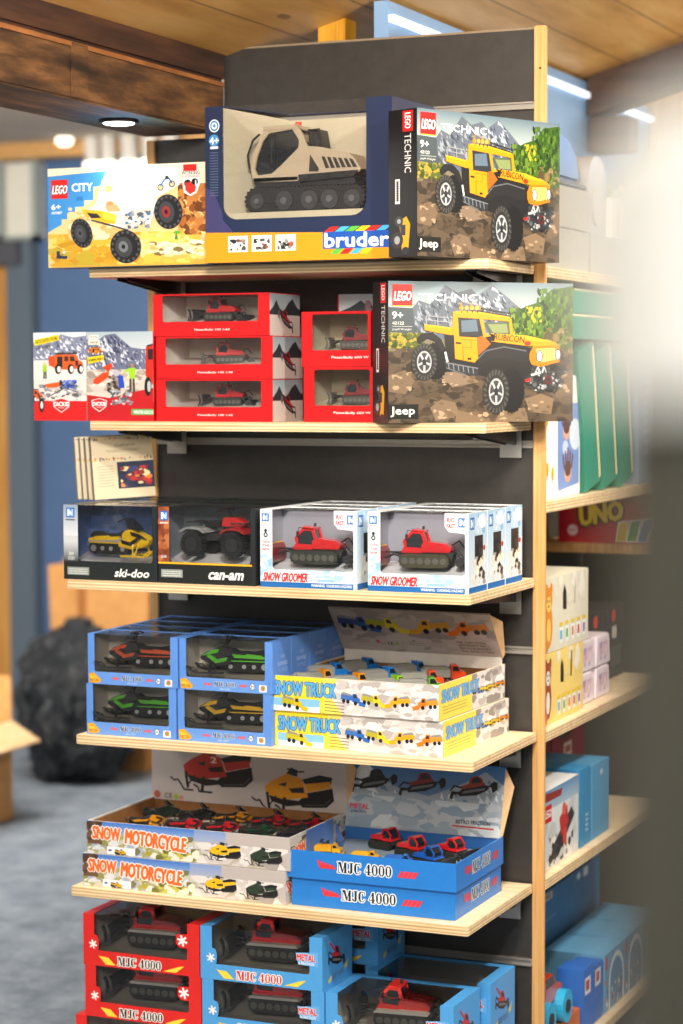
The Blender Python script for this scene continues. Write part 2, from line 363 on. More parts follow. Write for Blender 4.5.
        for c_col, rad in ((out, h*.10), (col, 0)):
            for dx, dy in ([(rad*math.cos(PI*q_/4), rad*math.sin(PI*q_/4)) for q_ in range(8)] if rad else [(0, 0)]):
                x = x0
                for c_ in t:
                    for p in G[c_][1]: s.poly([(x+u*k+dx, y1-v*h+dy) for u, v in p], c_col)
                    x += G[c_][0]*k
        return s
    def mesh(s, name):
        me = bpy.data.meshes.new(name); me.from_pydata(s.v, [], s.f)
        ca = me.color_attributes.new('ink', 'FLOAT_COLOR', 'CORNER'); data = []
        for p, cs in zip(me.polygons, s.c):
            for c_ in cs: data += [*c_, 1.0]
        ca.data.foreach_set('color', data)
        me.materials.append(M_INK); return me
    def put(s, name, parent, o, U, V, me=None):
        U, V = Vector(U), Vector(V); N = U.cross(V)
        ob = link(me or s.mesh(name), name, parent)
        ob.matrix_local = Matrix(((U.x, V.x, N.x, o[0]), (U.y, V.y, N.y, o[1]), (U.z, V.z, N.z, o[2]), (0, 0, 0, 1)))
        return ob
    def front(s, name, parent, x=0, z=0, y=-.0006, me=None): return s.put(name, parent, (x, y, z), (1, 0, 0), (0, 0, 1), me)
    def right(s, name, parent, x, z=0, y=0, me=None): return s.put(name, parent, (x+.0006, y, z), (0, 1, 0), (0, 0, 1), me)
    def left(s, name, parent, y, z=0, me=None): return s.put(name, parent, (-.0006, y, z), (0, -1, 0), (0, 0, 1), me)
    def top(s, name, parent, z, me=None): return s.put(name, parent, (0, 0, z+.0006), (1, 0, 0), (0, 1, 0), me)


# ================================================================== the room
struct('floor', MB().box(-8, 5, -6, 7, -.05, 0), M_CARPET)
def ceil_slope():
    f = lambda x: 2.25+.29*(x-.06)
    return MB().prism([(-.29, f(-.29)), (3.4, f(3.4)), (3.4, f(3.4)+.05), (-.29, f(-.29)+.05)], -5, 6)
struct('ceiling', ceil_slope(), M_CEIL)
struct('ceiling_left', MB().box(-8, -.50, -1.2, 7, 2.52, 2.57), M_CEILW)
struct('beam', MB().box(-.475, -.292, -4.6, -.004, 1.992, 2.092), M_BEAM, .004)
struct('trim_1', MB().box(-.50, -.288, -4.6, -.006, 2.094, 2.20), M_BEAM2, .006)
b_ = MB()
for y in (-.92, -.70): b_.box(-.2915, -.288, y, y+.06, 1.995, 2.092)
struct('trim_2', MB().box(-.2915, -.286, -.62, -.565, 1.995, 2.091), M_BEAM, .001)
struct('trim_3', MB().box(-.2915, -.288, -4.6, -.01, 2.084, 2.0925), wood('beam_edge', [(.3, '#7a4a26'), (.7, '#a86c38')], (8, 2, 8)), 0)
struct('rafter', MB().prism([(.062, 2.25), (3.2, 3.16), (3.2, 3.06), (.062, 2.15)], 1.34, 1.46), M_RAFT, .004)
struct('trim_4', MB().box(.062, .17, 1.35, 1.45, 2.06, 2.15), M_RAFT, .004)
struct('wall_back', MB().box(-4.199, 4, 4.5, 4.6, 0, 3.3), M_WALLB)
struct('wall_left', MB().box(-8, -4.2, 4.5, 4.6, 0, 2.6), M_WALLW)
struct('trim_5', MB().box(-4.3, -2.0, 4.30, 4.42, 2.455, 2.52), M_POST)
# oak door in a grey frame at the far left
struct('trim_8', MB().box(-.112, -.052, .06, .12, 2.165, 2.262), M_YEL, .002)
door = MB().box(-4.6, -3.585, 4.46, 4.5, 0, 1.99); struct('door_1', door, M_DOORW, label='oak door at the far left')
struct('trim_6', MB().box(-3.583, -3.45, 4.42, 4.5, 0, 2.10), mat('#5c6b78', .6), .004)
struct('trim_7', MB().box(-4.6, -3.50, 4.38, 4.5, 1.995, 2.10), mat('#50525a', .6), .004)
# window cabinet above the door
struct('window_1', MB().box(-4.6, -3.42, 4.44, 4.5, 2.11, 2.45), mat('#e8e6da', .4))
wf = MB()
for x in (-4.2, -3.62, -3.44): wf.box(x, x+.035, 4.41, 4.45, 2.105, 2.455)
wf.box(-4.6, -3.405, 4.41, 4.45, 2.105, 2.125)
w_ = wf.obj('window_frame', mat('#9aa4a0', .5)); w_['kind'] = 'structure'
orn = thing('orange_ornament', (-3.72, 4.40, 2.20), 'small orange ornament in the pale window above the door', 'ornament')
MB().prism([(0, 0), (.07, .02), (.09, .06), (.05, .10), (-.02, .11), (-.05, .07)], -.01, .01).obj('shell', mat('#e8941e', .5), orn, bevel=.004)
MB().box(.01, .03, -.012, .012, -.072, .02).obj('stand', mat('#c07a1c', .6), orn)

# ceiling lamps
def downlight(loc, r, label, rim=M_BLACK, e=18, group=None):
    t = thing('recessed_spotlight', loc, label, 'ceiling light', group)
    MB().lathe((0, 0, -.006), [(r, 0), (r*1.02, .004), (r*.98, .008)], 28).obj('rim', rim, t)
    MB().lathe((0, 0, -.009), [(r*.55, 0), (r*.78, .002), (r*.8, .0035)], 28).obj('lens', mat('#fff2dc', .4, 0, e), t)
    return t
downlight((-.372, -.300, 1.991), .038, 'round recessed spotlight in the underside of the dark timber beam')
far_lamp_labels = ['blurred round ceiling lamp alone on the pale ceiling at far left', 'left end of the row of glowing lamps at the far wall', 'second from left in the row of glowing lamps at the far wall',
                   'middle lamp of the glowing row at the far wall', 'fourth from left in the row of glowing lamps at the far wall', 'right end of the row of glowing lamps at the far wall']
for (x, y, r), lb in zip([(-3.13, 4.18, .035), (-3.02, 4.22, .035), (-2.94, 4.22, .035), (-2.84, 4.22, .04), (-2.74, 4.22, .04), (-2.64, 4.22, .04)], far_lamp_labels):
    t = thing('ceiling_lamp', (x, y, 2.52), lb, 'ceiling light', None if x < -3.1 else 'row of lamps at the far wall')
    z = -.035 if x < -3.1 else -.14
    MB().lathe((0, 0, z), [(r*.6, 0), (r, .012), (r, .03)], 20).obj('bulb', mat('#fff4dc', .4, 0, 3), t)
    MB().lathe((0, 0, z+.028), [(r*.9, 0), (r*.9, -z-.028)], 20).obj('housing', mat('#d8d4cc', .4), t)

# ================================================================== the shelving unit
g = thing('shelving_unit', (0, 0, 0), 'dark grey end panel of a shop shelving unit between two pine posts', 'shelving')
MB().prism([(-.455, 0), (.368, 0), (.368, 2.160), (-.296, 2.160), (-.296, 1.985), (-.455, 1.985)], .004, .012).obj('back_panel', M_PANEL, g)
MB().box(.368, .392, 0, .012, 0, 2.166).obj('post', M_POST, g, bevel=.002)
MB().box(-.475, -.455, 0, .012, 0, 1.985).obj('post', M_POST, g, bevel=.002)
MB().cyl((.381, -.0004, 2.085), .0022, .002, n=10).obj('screw', M_BLACK, g)
MB().box(-.296, .368, .004, .012, 2.160, 2.164).obj('edge_strip', mat('#8c7a62', .5), g)
for z in (2.008, 1.357, .955, .338):
    x0 = -.290 if z > 1.99 else -.455
    r_ = MB().box(x0, .368, -.004, .004, z, z+.003); r_.box(x0, .368, -.004, .004, z+.011, z+.014); r_.box(x0, .368, .001, .004, z+.003, z+.011)
    r_.obj('slotted_rail', mat('#a8a49c', .35, .5), g)
SH = [(-.461, .371, .27, 1.710), (-.462, .366, .27, 1.410), (-.458, .374, .372, 1.105), (-.441, .379, .372, .803), (-.456, .371, .372, .503), (-.456, .371, .46, .145)]
shelf_lb = ['topmost birch plywood shelf, holding the big box with the beige snow groomer', 'second plywood shelf from the top, holding the small red window boxes',
            'third plywood shelf from the top, holding the black and white window boxes', 'fourth plywood shelf from the top, holding light blue boxes and yellow trays',
            'fifth plywood shelf from the top, holding the two pairs of open display trays', 'lowest plywood shelf, under the red and blue stacked boxes']
def bracket(x, d, g_, metal=True):
    br = MB().prism([(-.004, -.018), (-d*.86, -.018), (-d*.86, -.024), (-.004, -.048)], x-.012, x-.009, 'x')
    br.prism([(-.004, -.018), (-d*.86, -.018), (-d*.86, -.024), (-.004, -.048)], x+.009, x+.012, 'x'); br.box(x-.012, x+.012, -d*.86, -.004, -.020, -.0182)
    o = br.obj('bracket', M_BLACK, g_)
    MB().box(x-.022, x+.022, -.008, -.0045, -.072, -.019).obj('bracket_plate', M_STEEL, o)
for i, (x0, x1, d, z) in enumerate(SH):
    t = thing('plywood_shelf', (0, 0, z), shelf_lb[i], 'shelf', 'plywood shelves on the grey panel')
    MB().prism([(x0+.004, -d), (x1-.004, -d), (x1, -d+.004), (x1, -.0045), (x0, -.0045), (x0, -d+.004)], -.018, 0, 'z').obj('board', M_PLY, t, bevel=.0012)
    if i < 5: bracket(-.405, d, t); bracket(.325, d, t)
    if i in (0, 1, 2):
        lb_ = MB().box(.28, .318, -d*.35-.002, -d*.35, -.034, -.0185).obj('price_holder', mat('#dfe3ea', .3), t)
    if i == 5: MB().box(x0+.01, x1-.01, -d+.03, -.0045, -.145, -.0185).obj('plinth', M_BLACK, t)
# the long side of the gondola
g2 = thing('side_shelving_unit', (0, 0, 0), 'long side of the shelving behind the right pine post, with a light blue header', 'shelving')
MB().box(.03, .06, .016, 1.95, 0, 1.70).obj('back_panel', M_PANELS, g2)
MB().box(.03, .06, .016, 1.95, 1.702, 2.238).obj('header_panel', M_BLUEW, g2)
MB().box(.0605, .072, .016, 1.95, 2.196, 2.210).obj('glow_rail', mat('#e8f2ff', .3, 0, 1.1), g2)  # rail's bright reflection put in as a weak glow of its own
MB().box(.0, .50, 1.96, 2.1, 0, 2.36).obj('end_column', wood('pale_column', [(.3, '#d8b890'), (.7, '#ecd4b4')], (9, 9, 1)), g2)
MB().box(.07, .75, 1.30, 1.32, 0, 1.68).obj('cross_panel', M_PANELS, g2)
MB().box(.062, .60, .93, 1.298, 1.078, 1.100).obj('cross_shelf', M_POST, g2, bevel=.001)
SS = [(1.708, 1.9), (1.252, .88), (.803, .90), (.510, .90), (.108, 1.25)]
ss_lb = ['side shelf behind the right post under the grey boxes with printed cactus pots', 'side shelf behind the right post under the standing green boxes', 'side shelf behind the right post under the yellow animal boxes',
         'side shelf behind the right post under the small white snow vehicle box', 'lowest side shelf behind the right post, under the light blue boxes']
for (z, y1), lb in zip(SS, ss_lb):
    o = MB().box(.062, .392, .014, y1, z-.022, z).obj('side_shelf', M_PLY, None, bevel=.0015)
    tag(o, lb, 'shelf', 'plywood side shelves')

# ================================================================== toy vehicles
CACHE = {}
def part(key, fn, name, m, parent, smooth=False, bevel=0):
    k = (key, name if isinstance(key, str) else None, m.name)
    if k not in CACHE: CACHE[k] = fn().mesh(name, m, smooth, bevel)
    return link(CACHE[k], name, parent)
def stadium(x0, x1, z0, z1, n=7, lug=0.0):
    r = (z1-z0)/2; pts = []
    for i in range(n+1):
        a = -PI/2+PI*i/n; pts.append((x1-r+r*math.cos(a), z0+r+r*math.sin(a)))
    for i in range(n+1):
        a = PI/2+PI*i/n; pts.append((x0+r+r*math.cos(a), z0+r+r*math.sin(a)))
    if not lug: return pts
    out = []
    for i, p in enumerate(pts):            # toothed outline, teeth pointing outward
        q = pts[(i+1) % len(pts)]; L = math.hypot(q[0]-p[0], q[1]-p[1]); k = max(1, int(L/(lug*2.2)))
        dx, dz = (q[0]-p[0])/L, (q[1]-p[1])/L; nx, nz = dz, -dx
        for j in range(k):
            a, b, c_ = j/k*L, (j+.55)/k*L, (j+1)/k*L
            out += [(p[0]+dx*a, p[1]+dz*a), (p[0]+dx*a+nx*lug*.7, p[1]+dz*a+nz*lug*.7), (p[0]+dx*b+nx*lug*.7, p[1]+dz*b+nz*lug*.7), (p[0]+dx*b, p[1]+dz*b)]
    return out
GL = mat('#20262c', .12, 0, 0, .5); DK = mat('#26272a', .5); GY = mat('#8d8f90', .4, .3); SILV = mat('#c8cacc', .3, .6)
def groomer(loc, s, label, red='#c01a1c', blade='#8a1a1c', rz=0, group=None, mini=False, yellow=True, trk='#23241f', name='toy_snow_groomer', tail=True, guard=None, wy=1.0):
    """facing -x, length about s"""
    R_ = mat(red, .25, 0, 0, .6); B_ = mat(blade, .3); k = f'groom{s:.4f}{mini}'
    t = thing(name, loc, label, 'toy vehicle', group, rz); t.scale = (1, wy, 1)
    def trackf(sy):
        def f():
            m = MB(); a, b = (sy*.13, sy*.27) if sy > 0 else (sy*.27, sy*.13)
            m.prism(stadium(-.30, .36, 0, .17, 6, .012 if not mini else 0), a, b)
            return m.scaled(s)
        return f
    def wheels(sy):
        def f():
            m = MB()
            for i in range(6): m.cyl((-.225+i*.102, sy*.272, .082), .043, .008, n=14)
            return m.scaled(s)
        return f
    for sy in (-1, 1):
        o = part(f'{k}track{sy}', trackf(sy), 'track', mat(trk, .6), t)
        if not mini: part(f'{k}wh{sy}', wheels(sy), 'road_wheels', mat('#55564f', .5), o)
    if guard: part(k+'gu', lambda: MB().prism([(-.31, .172), (.37, .172), (.34, .205), (-.27, .205)], -.275, -.125).prism([(-.31, .172), (.37, .172), (.34, .205), (-.27, .205)], .125, .275).scaled(s), 'track_guards', mat(guard, .5), t)
    def chassis(): return MB().prism([(-.32, .09), (.38, .09), (.40, .19), (.1, .22), (-.30, .20)], -.13, .13).scaled(s)
    part(k+'ch', chassis, 'chassis', DK, t)
    def body(): return MB().prism([(-.02, .19), (.36, .19), (.38, .25), (.30, .30), (.05, .33), (-.02, .30)], -.17, .17).prism([(-.29, .18), (0, .18), (0, .22), (-.27, .235)], -.19, .19).scaled(s)
    part(k+'bo', body, 'engine_cover', R_, t, bevel=.012*s)
    def cab():
        m = MB()
        for y in (-.165, .135):
            m.prism([(-.24, .22), (.04, .20), (.06, .30), (.0, .46), (-.15, .47), (-.27, .33)], y, y+.03, holes=[[(-.215, .255), (-.0, .245), (.01, .31), (-.03, .425), (-.135, .43), (-.22, .335)]])
        m.prism([(-.16, .445), (.01, .435), (.02, .465), (-.14, .485)], -.165, .165); m.prism([(-.26, .20), (-.22, .20), (-.24, .25), (-.27, .25)], -.165, .165)
        return m.scaled(s)
    c = part(k+'cab', cab, 'cab', R_, t, bevel=.004*s)
    def glass(): return MB().prism([(-.225, .23), (.02, .22), (.03, .31), (-.01, .44), (-.135, .445), (-.235, .335)], -.14, .14).scaled(s)
    part(k+'gl', glass, 'windows', GL, c)
    def bl():
        m = MB(); pr = [(-.58, .02), (-.56, .0), (-.53, .03), (-.515, .10), (-.53, .20), (-.56, .25), (-.575, .24), (-.545, .18), (-.535, .10), (-.55, .04)]
        m.prism(pr, -.30, .30)
        for sy in (-1, 1): m.prism([(p[0]-.05*1, p[1]) for p in pr], sy*.30 if sy > 0 else -.37, .37 if sy > 0 else -.30)
        return m.scaled(s)
    b = part(k+'bl', bl, 'blade', B_, t)
    if yellow: part(k+'ye', lambda: MB().box(-.60, -.585, -.37, .37, .235, .26).scaled(s), 'blade_edge', mat('#e8b818', .4), b)
    def arms():
        m = MB()
        for y in (-.1, .1): m.tube([(-.27, y, .12), (-.40, y, .16), (-.54, y, .10)], .016)
        m.tube([(-.27, 0, .18), (-.53, 0, .18)], .014); return m.scaled(s)
    part(k+'ar', arms, 'push_arms', DK, t)
    if tail:
        def till():
            m = MB(); m.cyl((.50, 0, .07), .055, .6, n=10); m.prism([(.44, .10), (.56, .13), (.62, .04), (.68, .015), (.66, .0), (.57, .03), (.54, .10), (.46, .08)], -.31, .31)
            for y in (-.1, .1): m.tube([(.36, y, .15), (.44, y, .2), (.52, y, .10)], .014)
            m.tube([(.36, -.04, .28), (.46, -.04, .34), (.56, -.04, .22)], .012); return m.scaled(s)
        part(k+'ti', till, 'tiller', DK, t)
    if not mini:
        def extras():
            m = MB()
            for y in (-.15, .15): m.tube([(-.14, y, .46), (-.2, y*1.2, .47), (-.21, y*1.3, .40)], .007); m.box(-.225, -.2, y*1.3-.02, y*1.3+.02, .35, .42)
            m.cyl((-.02, 0, .50), .018, .04, 'z'); return m.scaled(s)
        part(k+'ex', extras, 'mirrors', DK, t)
    return t
def snowmobile(loc, s, label, hood='#f0c818', seat='#1b1c1e', rz=0, group=None, mini=False, name='toy_snowmobile', panel='#b8bcc0', skis='#e6c418', accent=None):
    """facing +x, length about s"""
    k = f'sled{s:.4f}{mini}'; t = thing(name, loc, label, 'toy vehicle', group, rz)
    part(k+'tr', lambda: MB().prism(stadium(-.48, .12, .02, .155, 5, .01 if not mini else 0), -.065, .065).scaled(s), 'track', RUBB, t)
    if not mini:
        def wh():
            m = MB()
            for x in (-.41, -.27, -.14, .04):
                for y in (-.069, .069): m.cyl((x, y, .085), .042 if x in (-.41,) else .028, .008, n=14)
            return m.scaled(s)
        part(k+'wh', wh, 'wheels', SILV, t)
    part(k+'tu', lambda: MB().prism([(-.50, .165), (.08, .165), (.16, .10), (.2, .16), (.10, .23), (-.45, .20)], -.085, .085).scaled(s), 'tunnel', mat(panel, .35, .3), t, bevel=.006*s)
    part(k+'se', lambda: MB().prism([(-.46, .20), (.06, .22), (.10, .30), (.04, .32), (-.06, .275), (-.25, .27), (-.40, .30), (-.47, .27)], -.06, .06).scaled(s), 'seat', mat(seat, .5), t, bevel=.014*s)
    H_ = mat(hood, .25, 0, 0, .6); A_ = mat(accent or hood, .3, 0, 0, .5)
    part(k+'ho', lambda: MB().prism([(.06, .15), (.30, .10), (.42, .16), (.46, .20), (.36, .265), (.16, .34), (.06, .31), (.02, .24)], -.085, .085).prism([(.0, .12), (.22, .09), (.30, .16), (.05, .22)], -.135, .135).scaled(s), 'hood', H_, t, bevel=.018*s)
    part(k+'st', lambda: MB().prism([(-.48, .185), (-.02, .20), (.02, .245), (-.46, .215)], -.0875, .0875).prism([(-.40, .205), (-.12, .225), (-.18, .25), (-.38, .235)], -.089, .089).scaled(s), 'side_stripe', A_, t)
    part(k+'gr', lambda: MB().prism([(.08, .16), (.22, .13), (.34, .22), (.30, .24), (.20, .18), (.06, .21)], -.138, .138).prism([(.20, .26), (.42, .215), (.30, .285), (.18, .31)], -.103, .103).scaled(s), 'hood_graphics', mat('#1a1b1d' if not accent else accent, .3, 0, 0, .5), t)
    part(k+'ft', lambda: MB().box(-.44, .02, -.12, .12, .155, .168).scaled(s), 'running_board', A_ if not mini else DK, t)
    part(k+'wi', lambda: MB().prism([(.12, .355), (.28, .325), (.12, .47), (.085, .46)], -.075, .075).scaled(s), 'windshield', GL, t)
    def hb():
        m = MB(); m.tube([(.12, 0, .3), (.06, 0, .44)], .014); m.tube([(.03, -.15, .43), (.06, -.07, .46), (.06, .07, .46), (.03, .15, .43)], .011); return m.scaled(s)
    part(k+'hb', hb, 'handlebar', DK, t)
    def ski(y):
        def f():
            m = MB(); m.prism([(.10, .0), (.46, .0), (.54, .03), (.60, .085), (.585, .095), (.525, .048), (.45, .02), (.10, .02)], y-.03, y+.03)
            m.tube([(.28, y, .02), (.26, y*.9, .12), (.22, y*.45, .19)], .014); m.tube([(.30, y, .02), (.30, y*.5, .14)], .01)
            m.tube([(.44, y, .02), (.50, y, .075), (.56, y, .075)], .008); return m.scaled(s)
        return f
    for y in (-.18, .18): part(f'{k}sk{y}', ski(y), 'ski', mat(skis, .4), t)
    return t
RUBB = mat('#1a1b1d', .7)
def quad_bike(loc, s, label, rz=0):
    t = thing('toy_quad_bike', loc, label, 'toy vehicle', None, rz)
    for x in (-.30, .30):
        for sy in (-1, 1):
            def f():
                m = MB(); n = 22; out = []
                for i in range(n*2):
                    a = PI*i/n; r_ = .165 if i % 2 else .15; out.append((x+r_*math.cos(a), .165+r_*math.sin(a)))
                y0, y1 = sorted((sy*.17, sy*.29)); m.prism(out, y0, y1); return m.scaled(s)
            w = f().obj('wheel', RUBB, t)
            MB().cyl((x, sy*.292, .165), .085, .012, n=18).cyl((x, sy*.298, .165), .03, .012, n=10).scaled(s).obj('wheel_rim', mat('#3c3e42', .4, .4), w)
    MB().prism([(-.34, .20), (.34, .20), (.36, .30), (-.36, .30)], -.12, .12).scaled(s).obj('frame', DK, t)
    for x, c in ((-.30, 0), (.30, 1)):
        MB().prism([(x-.19, .32), (x-.13, .362), (x, .385), (x+.13, .362), (x+.19, .31), (x+.17, .30), (x+.09, .345), (x-.08, .35), (x-.17, .30)], -.27, .27).scaled(s).obj('fender', mat('#9fa3a6' if not c else '#a81e1e', .3, .2, 0, .5), t)
    MB().prism([(-.22, .37), (.02, .37), (.04, .44), (-.04, .46), (-.2, .44)], -.10, .10).scaled(s).obj('seat', mat('#191a1c', .5), t, bevel=.01*s)
    MB().prism([(.02, .38), (.30, .38), (.38, .42), (.24, .50), (.06, .50)], -.09, .09).scaled(s).obj('fuel_tank', mat('#c02020', .25, 0, 0, .6), t, bevel=.012*s)
    r_ = MB()
    for x in (-.36, .30):
        for yy in (-.16, -.05, .05, .16): r_.tube([(x-.08, yy, .43), (x+.12, yy, .43)], .009)
        for xx in (x-.08, x+.02, x+.12): r_.tube([(xx, -.17, .43), (xx, .17, .43)], .009)
    r_.scaled(s).obj('luggage_rack', DK, t)
    MB().tube([(.16, 0, .45), (.10, 0, .58)], .016).tube([(.04, -.2, .58), (.1, -.1, .6), (.1, .1, .6), (.04, .2, .58)], .014).scaled(s).obj('handlebar', DK, t)
    return t
def plow_truck(loc, s, label, cab='#1f6fc0', bed='#8d8f8a', rz=0, group=None):
    """facing +x"""
    k = f'plow{s:.3f}'; t = thing('toy_plow_truck', loc, label, 'toy vehicle', group, rz); Cc = mat(cab, .3, 0, 0, .5)
    part(k+'be', lambda: MB().prism([(-.48, .16), (.12, .16), (.12, .34), (-.50, .34)], -.16, .16).prism([(-.46, .34), (.10, .34), (.06, .38), (-.42, .38)], -.12, .12).scaled(s), 'bed', mat(bed, .5), t, bevel=.008*s)
    part(k+'ca', lambda: MB().prism([(.14, .12), (.44, .12), (.45, .26), (.33, .29), (.27, .42), (.14, .42)], -.14, .14).scaled(s), 'cab', Cc, t, bevel=.01*s)
    part(k+'wi', lambda: MB().prism([(.17, .29), (.315, .29), (.265, .39), (.17, .39)], -.143, .143).scaled(s), 'windows', GL, t)
    part(k+'ch', lambda: MB().box(-.46, .42, -.08, .08, .08, .15).scaled(s), 'chassis', DK, t)
    part(k+'pl', lambda: MB().prism([(.56, .0), (.60, .0), (.56, .08), (.585, .18), (.565, .19), (.535, .09)], -.22, .22).tube([(.42, -.06, .1), (.55, -.06, .08)], .014).tube([(.42, .06, .1), (.55, .06, .08)], .014).scaled(s), 'plow', Cc, t)
    def wh():
        m = MB()
        for x in (-.34, -.16, .30):
            for y in (-.14, .14): m.cyl((x, y, .075), .075, .05, n=12)
        return m.scaled(s)
    part(k+'wh', wh, 'wheels', RUBB, t)
    return t

# ================================================================== drawings printed on the boxes
def a_groomer(a, x, y, w, c='#b8201f', dk='#1e1f22', flip=1, blade='#2a2b2e', tilt=0):
    X = lambda u: x+flip*u*w
    def P(l, col): a.poly([(X(u), y-v*w+flip*0+tilt*u*w) for u, v in l], col)
    P([(-.34, .02), (-.40, .10), (-.30, .20), (.28, .20), (.40, .12), (.34, .0), (-.1, -.05)], dk)
    P([(-.28, .05), (-.30, .12), (.24, .14), (.30, .06)], '#6f7274')
    P([(-.30, .19), (.30, .19), (.36, .28), (.05, .33), (-.26, .28)], c)
    P([(-.24, .27), (-.20, .40), (-.08, .50), (.10, .49), (.14, .32)], c); P([(-.19, .29), (-.16, .39), (-.07, .46), (.05, .45), (.07, .31)], '#2b2f34')
    P([(-.62, .0), (-.50, -.08), (-.42, .18), (-.50, .26), (-.60, .20)], blade); P([(-.48, .1), (-.3, .14), (-.3, .18), (-.48, .15)], dk)
    P([(.34, .12), (.56, .20), (.60, .0), (.52, -.06), (.50, .08), (.36, .06)], dk); P([(.3, .26), (.5, .36), (.62, .22), (.58, .2), (.48, .3), (.32, .22)], dk)
def a_sled(a, x, y, w, c='#d8a018', seat='#1c1d20', flip=1, tilt=0, ski='#1c1d20'):
    X = lambda u: x+flip*u*w
    def P(l, col): a.poly([(X(u), y-v*w) for u, v in l], col)
    def L(l, t_, col): a.line([(X(u), y-v*w) for u, v in l], t_*w, col)
    P([(-.03, .0), (-.15, .12), (-.48, .20), (-.50, .05), (-.40, -.04), (-.1, -.06)], '#1c1b1c'); P([(.35, .08), (.13, .03), (-.05, .02), (-.08, -.03), (.1, -.06), (.3, -.01)], '#222124')
    L([(-.12, -.03), (-.38, -.01), (-.46, .07)], .012, '#4c4a4a')
    P([(-.09, .28), (-.31, .35), (-.48, .33), (-.46, .25), (-.15, .20)], seat); P([(-.12, .23), (-.45, .28), (-.46, .20), (-.16, .13)], c)
    P([(.39, .17), (.30, .24), (.11, .34), (-.09, .29), (-.17, .07), (.13, .02), (.37, .07)], c); P([(.39, .17), (.30, .24), (.11, .34), (.02, .32), (.2, .2)], c)
    P([(.08, .16), (-.11, .19), (-.12, .12), (.04, .11)], '#26241f'); P([(.22, .20), (.10, .24), (.12, .18)], '#33302c')
    P([(.11, .34), (.05, .42), (-.04, .39), (-.03, .31)], '#2c2e32'); L([(.1, .40), (-.05, .37), (-.12, .38)], .02, ski)
    L([(.36, .1), (.33, -.10)], .035, ski); L([(.24, .06), (.33, -.06)], .018, ski); L([(.13, .05), (.15, -.12)], .04, ski)
    L([(.56, .02), (.50, -.02), (.46, .0), (.42, -.06), (.38, -.12), (.26, -.12)], .022, ski); L([(.26, -.05), (.20, -.08), (.19, -.13), (.02, -.13)], .024, ski)
def a_truck(a, x, y, w, c='#e0a018', bed='#c8b820', flip=1, plow=True):
    X = lambda u: x+flip*u*w
    def P(l, col): a.poly([(X(u), y-v*w) for u, v in l], col)
    P([(-.5, .16), (.0, .12), (.04, .34), (-.46, .40)], bed); P([(-.46, .36), (.02, .30), (-.05, .38), (-.4, .45)], '#8a8c88')
    P([(.0, .08), (.32, .02), (.34, .2), (.24, .26), (.18, .40), (.02, .40)], c); P([(.05, .24), (.2, .23), (.16, .36), (.06, .36)], '#2a2d30')
    for u, v in ((-.36, .10), (-.18, .08), (.14, .03)): a.ell(X(u), y-v*w, .075*w, .085*w, '#1c1c1e', 10)
    if plow: P([(.26, -.04), (.54, -.10), (.58, .04), (.34, .12)], c)
